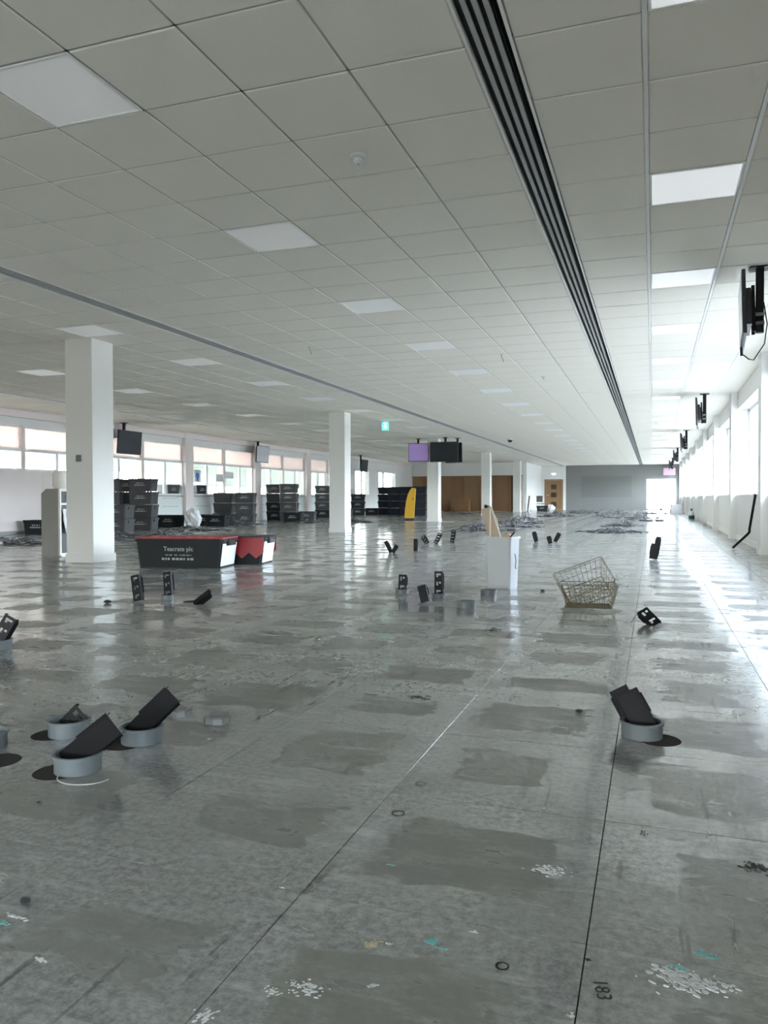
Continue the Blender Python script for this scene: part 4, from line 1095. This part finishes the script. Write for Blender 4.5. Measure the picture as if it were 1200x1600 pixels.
# ------------------------------------------------------------------ heaps of stripped cable (uncountable)
def heap(px, py, lx, ly, hgt, n, seed, label, bits=8):
    b0 = on_floor(px, py); rn = random.Random(seed)
    root = empty('cable_heap', (b0.x, b0.y, 0))
    for mi, mt in enumerate(('cable', 'cable2')):
        m = MB()
        for k in range(n//2):
            x, y, a = rn.gauss(0, lx*.3), rn.gauss(0, ly*.3), rn.uniform(0, 2*PI); pts = []
            sz = rn.uniform(.05, .14)
            for q in range(9):
                fall = max(0, 1-abs(x)/lx)*max(0, 1-abs(y)/ly)
                pts.append((x, y, max(.008, .012+hgt*1.6*fall*rn.uniform(.1, 1))))
                a += rn.uniform(-.9, 1.1); x += sz*math.cos(a); y += sz*math.sin(a)*.8
                x = max(-lx, min(lx, x)); y = max(-ly, min(ly, y))
            m.tube(pts, rn.uniform(.005, .011), 5)
        if mi == 0:
            for k in range(bits):
                T = Matrix.Translation((rn.gauss(0, lx*.4), rn.gauss(0, ly*.35), .0)) @ Matrix.Rotation(rn.uniform(0, PI), 4, 'Z')
                w_, d_, h_ = rn.uniform(.05, .16), rn.uniform(.03, .07), rn.uniform(.02, .05); m.box(-w_, w_, -d_, d_, .001, h_, T)
        tag(m.build('strand_tangle', mt, root), kind='stuff')
    return tag(root, label, 'cable heap', 'heaps of stripped cable', 'stuff')
heap(18, 850, 1.0, .5, .12, 26, 1, 'tangle of dark cable on the floor at the left picture edge')
heap(262, 838, 1.1, .4, .12, 30, 2, 'cable heap on the floor just behind the lettered crate')
heap(300, 829, 1.1, .4, .1, 24, 3, 'cable strewn between the lettered crate and white sack')
heap(185, 842, .5, .3, .14, 16, 4, 'small grey tangle at the foot of the nearest column')
heap(374, 820, .8, .4, .12, 22, 5, 'cable and scrap in front of the plain three-high stack')
heap(485, 817, .8, .5, .12, 22, 6, 'scrap heap left of the second column base')
heap(556, 816, .8, .5, .12, 22, 7, 'scrap heap right of the second column base')
heap(745, 830, .7, .5, .22, 26, 8, 'curled cable heap left of the bin top')
heap(800, 823, .9, .7, .2, 28, 9, 'cable heap just right of the bin top')
heap(820, 817, .9, .7, .2, 26, 10, 'longer cable heap beyond the bin to the right')
heap(868, 807, 1.1, .9, .16, 24, 11, 'cable strewn in front of the far oak door')
heap(908, 802, 1.3, .9, .16, 24, 12, 'thin cable heap by the middle of the far wall')
heap(956, 832, .85, .4, .1, 34, 13, 'dark flat cable mat in the middle distance right', bits=22)
heap(972, 822, .6, .6, .12, 22, 14, 'cable coils just beyond the dark flat mat')
heap(965, 809, 1.4, 1.4, .25, 34, 15, 'wide cable heap before the grey end wall')
heap(1003, 814, .6, .6, .3, 26, 16, 'rounded grey cable coil left of the bright door reflection')
heap(1022, 803, .8, 1.0, .15, 18, 17, 'cable scraps at the threshold of the glazed door')
heap(720, 803, .9, .9, .1, 14, 18, 'thin scrap on the floor before the oak panelling')
def scrap(px, py, label, seed, s=.03):
    b0 = on_floor(px, py); o = crumple('floor_scrap', (b0.x, b0.y, s*.45), s, s*.8, s*.42, 'cable', seed); return tag(o, label, 'scrap')
scrap(168, 943, 'small dark scrap on the floor left of the slotted posts', 21, .035)
scrap(905, 1113, 'small black clump at the far corner of a glue patch on the right', 22, .014)
scrap(40, 1410, 'small dark clump low at the left edge of the floor', 23, .012)
scrap(848, 924, 'tiny dark scrap between bin and wire baskets', 24, .02)
scrap(60, 1255, 'tiny scrap left of the frontmost collar', 25, .006)

# ------------------------------------------------------------------ paint and pen marks on the floor
def splash(px, py, rx, ry, n, seed, mat, rz=0, sz=(.003, .012)):
    b0 = on_floor(px, py); rn = random.Random(seed); m = MB()
    n *= 3; sz = (sz[0]*.5, sz[1]*.62)
    for k in range(n):
        x, y = rn.gauss(0, rx*.42), rn.gauss(0, ry*.42); r = rn.uniform(*sz); nn = rn.randint(5, 8); st = rn.uniform(.2, .8); a0 = rn.uniform(-.5, .5)+rz
        pts = []
        for q in range(nn):
            t_ = 2*PI*q/nn; rr_ = r*rn.uniform(.6, 1.25); u_, v_ = rr_*math.cos(t_), rr_*st*math.sin(t_)
            pts.append((x+u_*math.cos(a0)-v_*math.sin(a0), y+u_*math.sin(a0)+v_*math.cos(a0)))
        m.prism(pts, .0002, .0009+k*6e-6)
    o = m.build('paint_splash', mat, floor); o.location = (b0.x, b0.y, 0); return o
splash(858, 1360, .045, .028, 26, 1, 'paintw', sz=(.002, .009))
splash(1078, 1533, .075, .035, 60, 2, 'paintw', -.5, (.003, .012)); splash(1040, 1518, .02, .015, 14, 22, 'paintw', 0, (.004, .01))
splash(1100, 1492, .03, .01, 10, 3, 'paintt'); splash(1062, 1512, .02, .008, 7, 4, 'paintt')
splash(478, 1545, .04, .022, 26, 5, 'paintw', .3, (.002, .008)); splash(425, 1548, .02, .012, 8, 6, 'paintw', .8, (.002, .006))
splash(582, 1476, .014, .014, 12, 7, 'paintb', 0, (.003, .008)); splash(606, 1475, .008, .004, 5, 8, 'paintw', 0, (.002, .005))
splash(674, 1472, .014, .012, 12, 9, 'paintt', 0, (.003, .009)); splash(690, 1482, .02, .004, 6, 10, 'paintt', 0, (.002, .004))
splash(742, 1457, .008, .004, 4, 11, 'paintw', 0, (.003, .006)); splash(584, 1540, .008, .01, 5, 12, 'paintw', .8, (.003, .006))
splash(320, 1588, .02, .02, 10, 13, 'paintw', .8, (.003, .009)); splash(25, 1433, .03, .006, 8, 14, 'paintw', .3, (.003, .008)); splash(5, 1442, .015, .008, 6, 15, 'paintt')
splash(62, 1500, .018, .006, 8, 16, 'paintw', 0, (.003, .007)); splash(612, 1352, .012, .006, 5, 17, 'paintt', 0, (.002, .005)); splash(892, 1587, .008, .008, 6, 18, 'paintw', 0, (.002, .005))
splash(1183, 1355, .05, .04, 18, 19, 'ink', -.7, (.003, .01)); splash(440, 1387, .01, .004, 3, 20, 'paintw', 0, (.003, .005))
splash(920, 1500, .01, .005, 4, 24, 'ink', .4, (.002, .006)); splash(655, 1090, .05, .03, 14, 25, 'ink', .4, (.004, .016)); splash(770, 985, .05, .10, 8, 26, 'ink', .9, (.01, .03))
splash(1005, 1300, .012, .03, 4, 27, 'ink', 1.1, (.003, .007)); splash(580, 1085, .04, .008, 6, 28, 'ink', 0, (.004, .012))
def pen_ring(px, py, r, wd):
    b0 = on_floor(px, py); m = MB(); m.lathe([(r-wd, .0006), (r-wd, .001), (r, .001), (r, .0006)], 24); o = m.build('ring_mark', 'ink', floor); o.location = (b0.x, b0.y, 0)
pen_ring(785, 1510, .013, .0042); pen_ring(622, 1271, .018, .003); pen_ring(657, 1225, .016, .002)
q = link('pen_number', text_mesh('pen_number', '183', .038, 'ink', bold=-.0004, extrude=.0002), floor)
b0 = on_floor(940, 1547); q.location = (b0.x, b0.y, .0008); q.rotation_euler = (0, 0, -PI/2+.25)
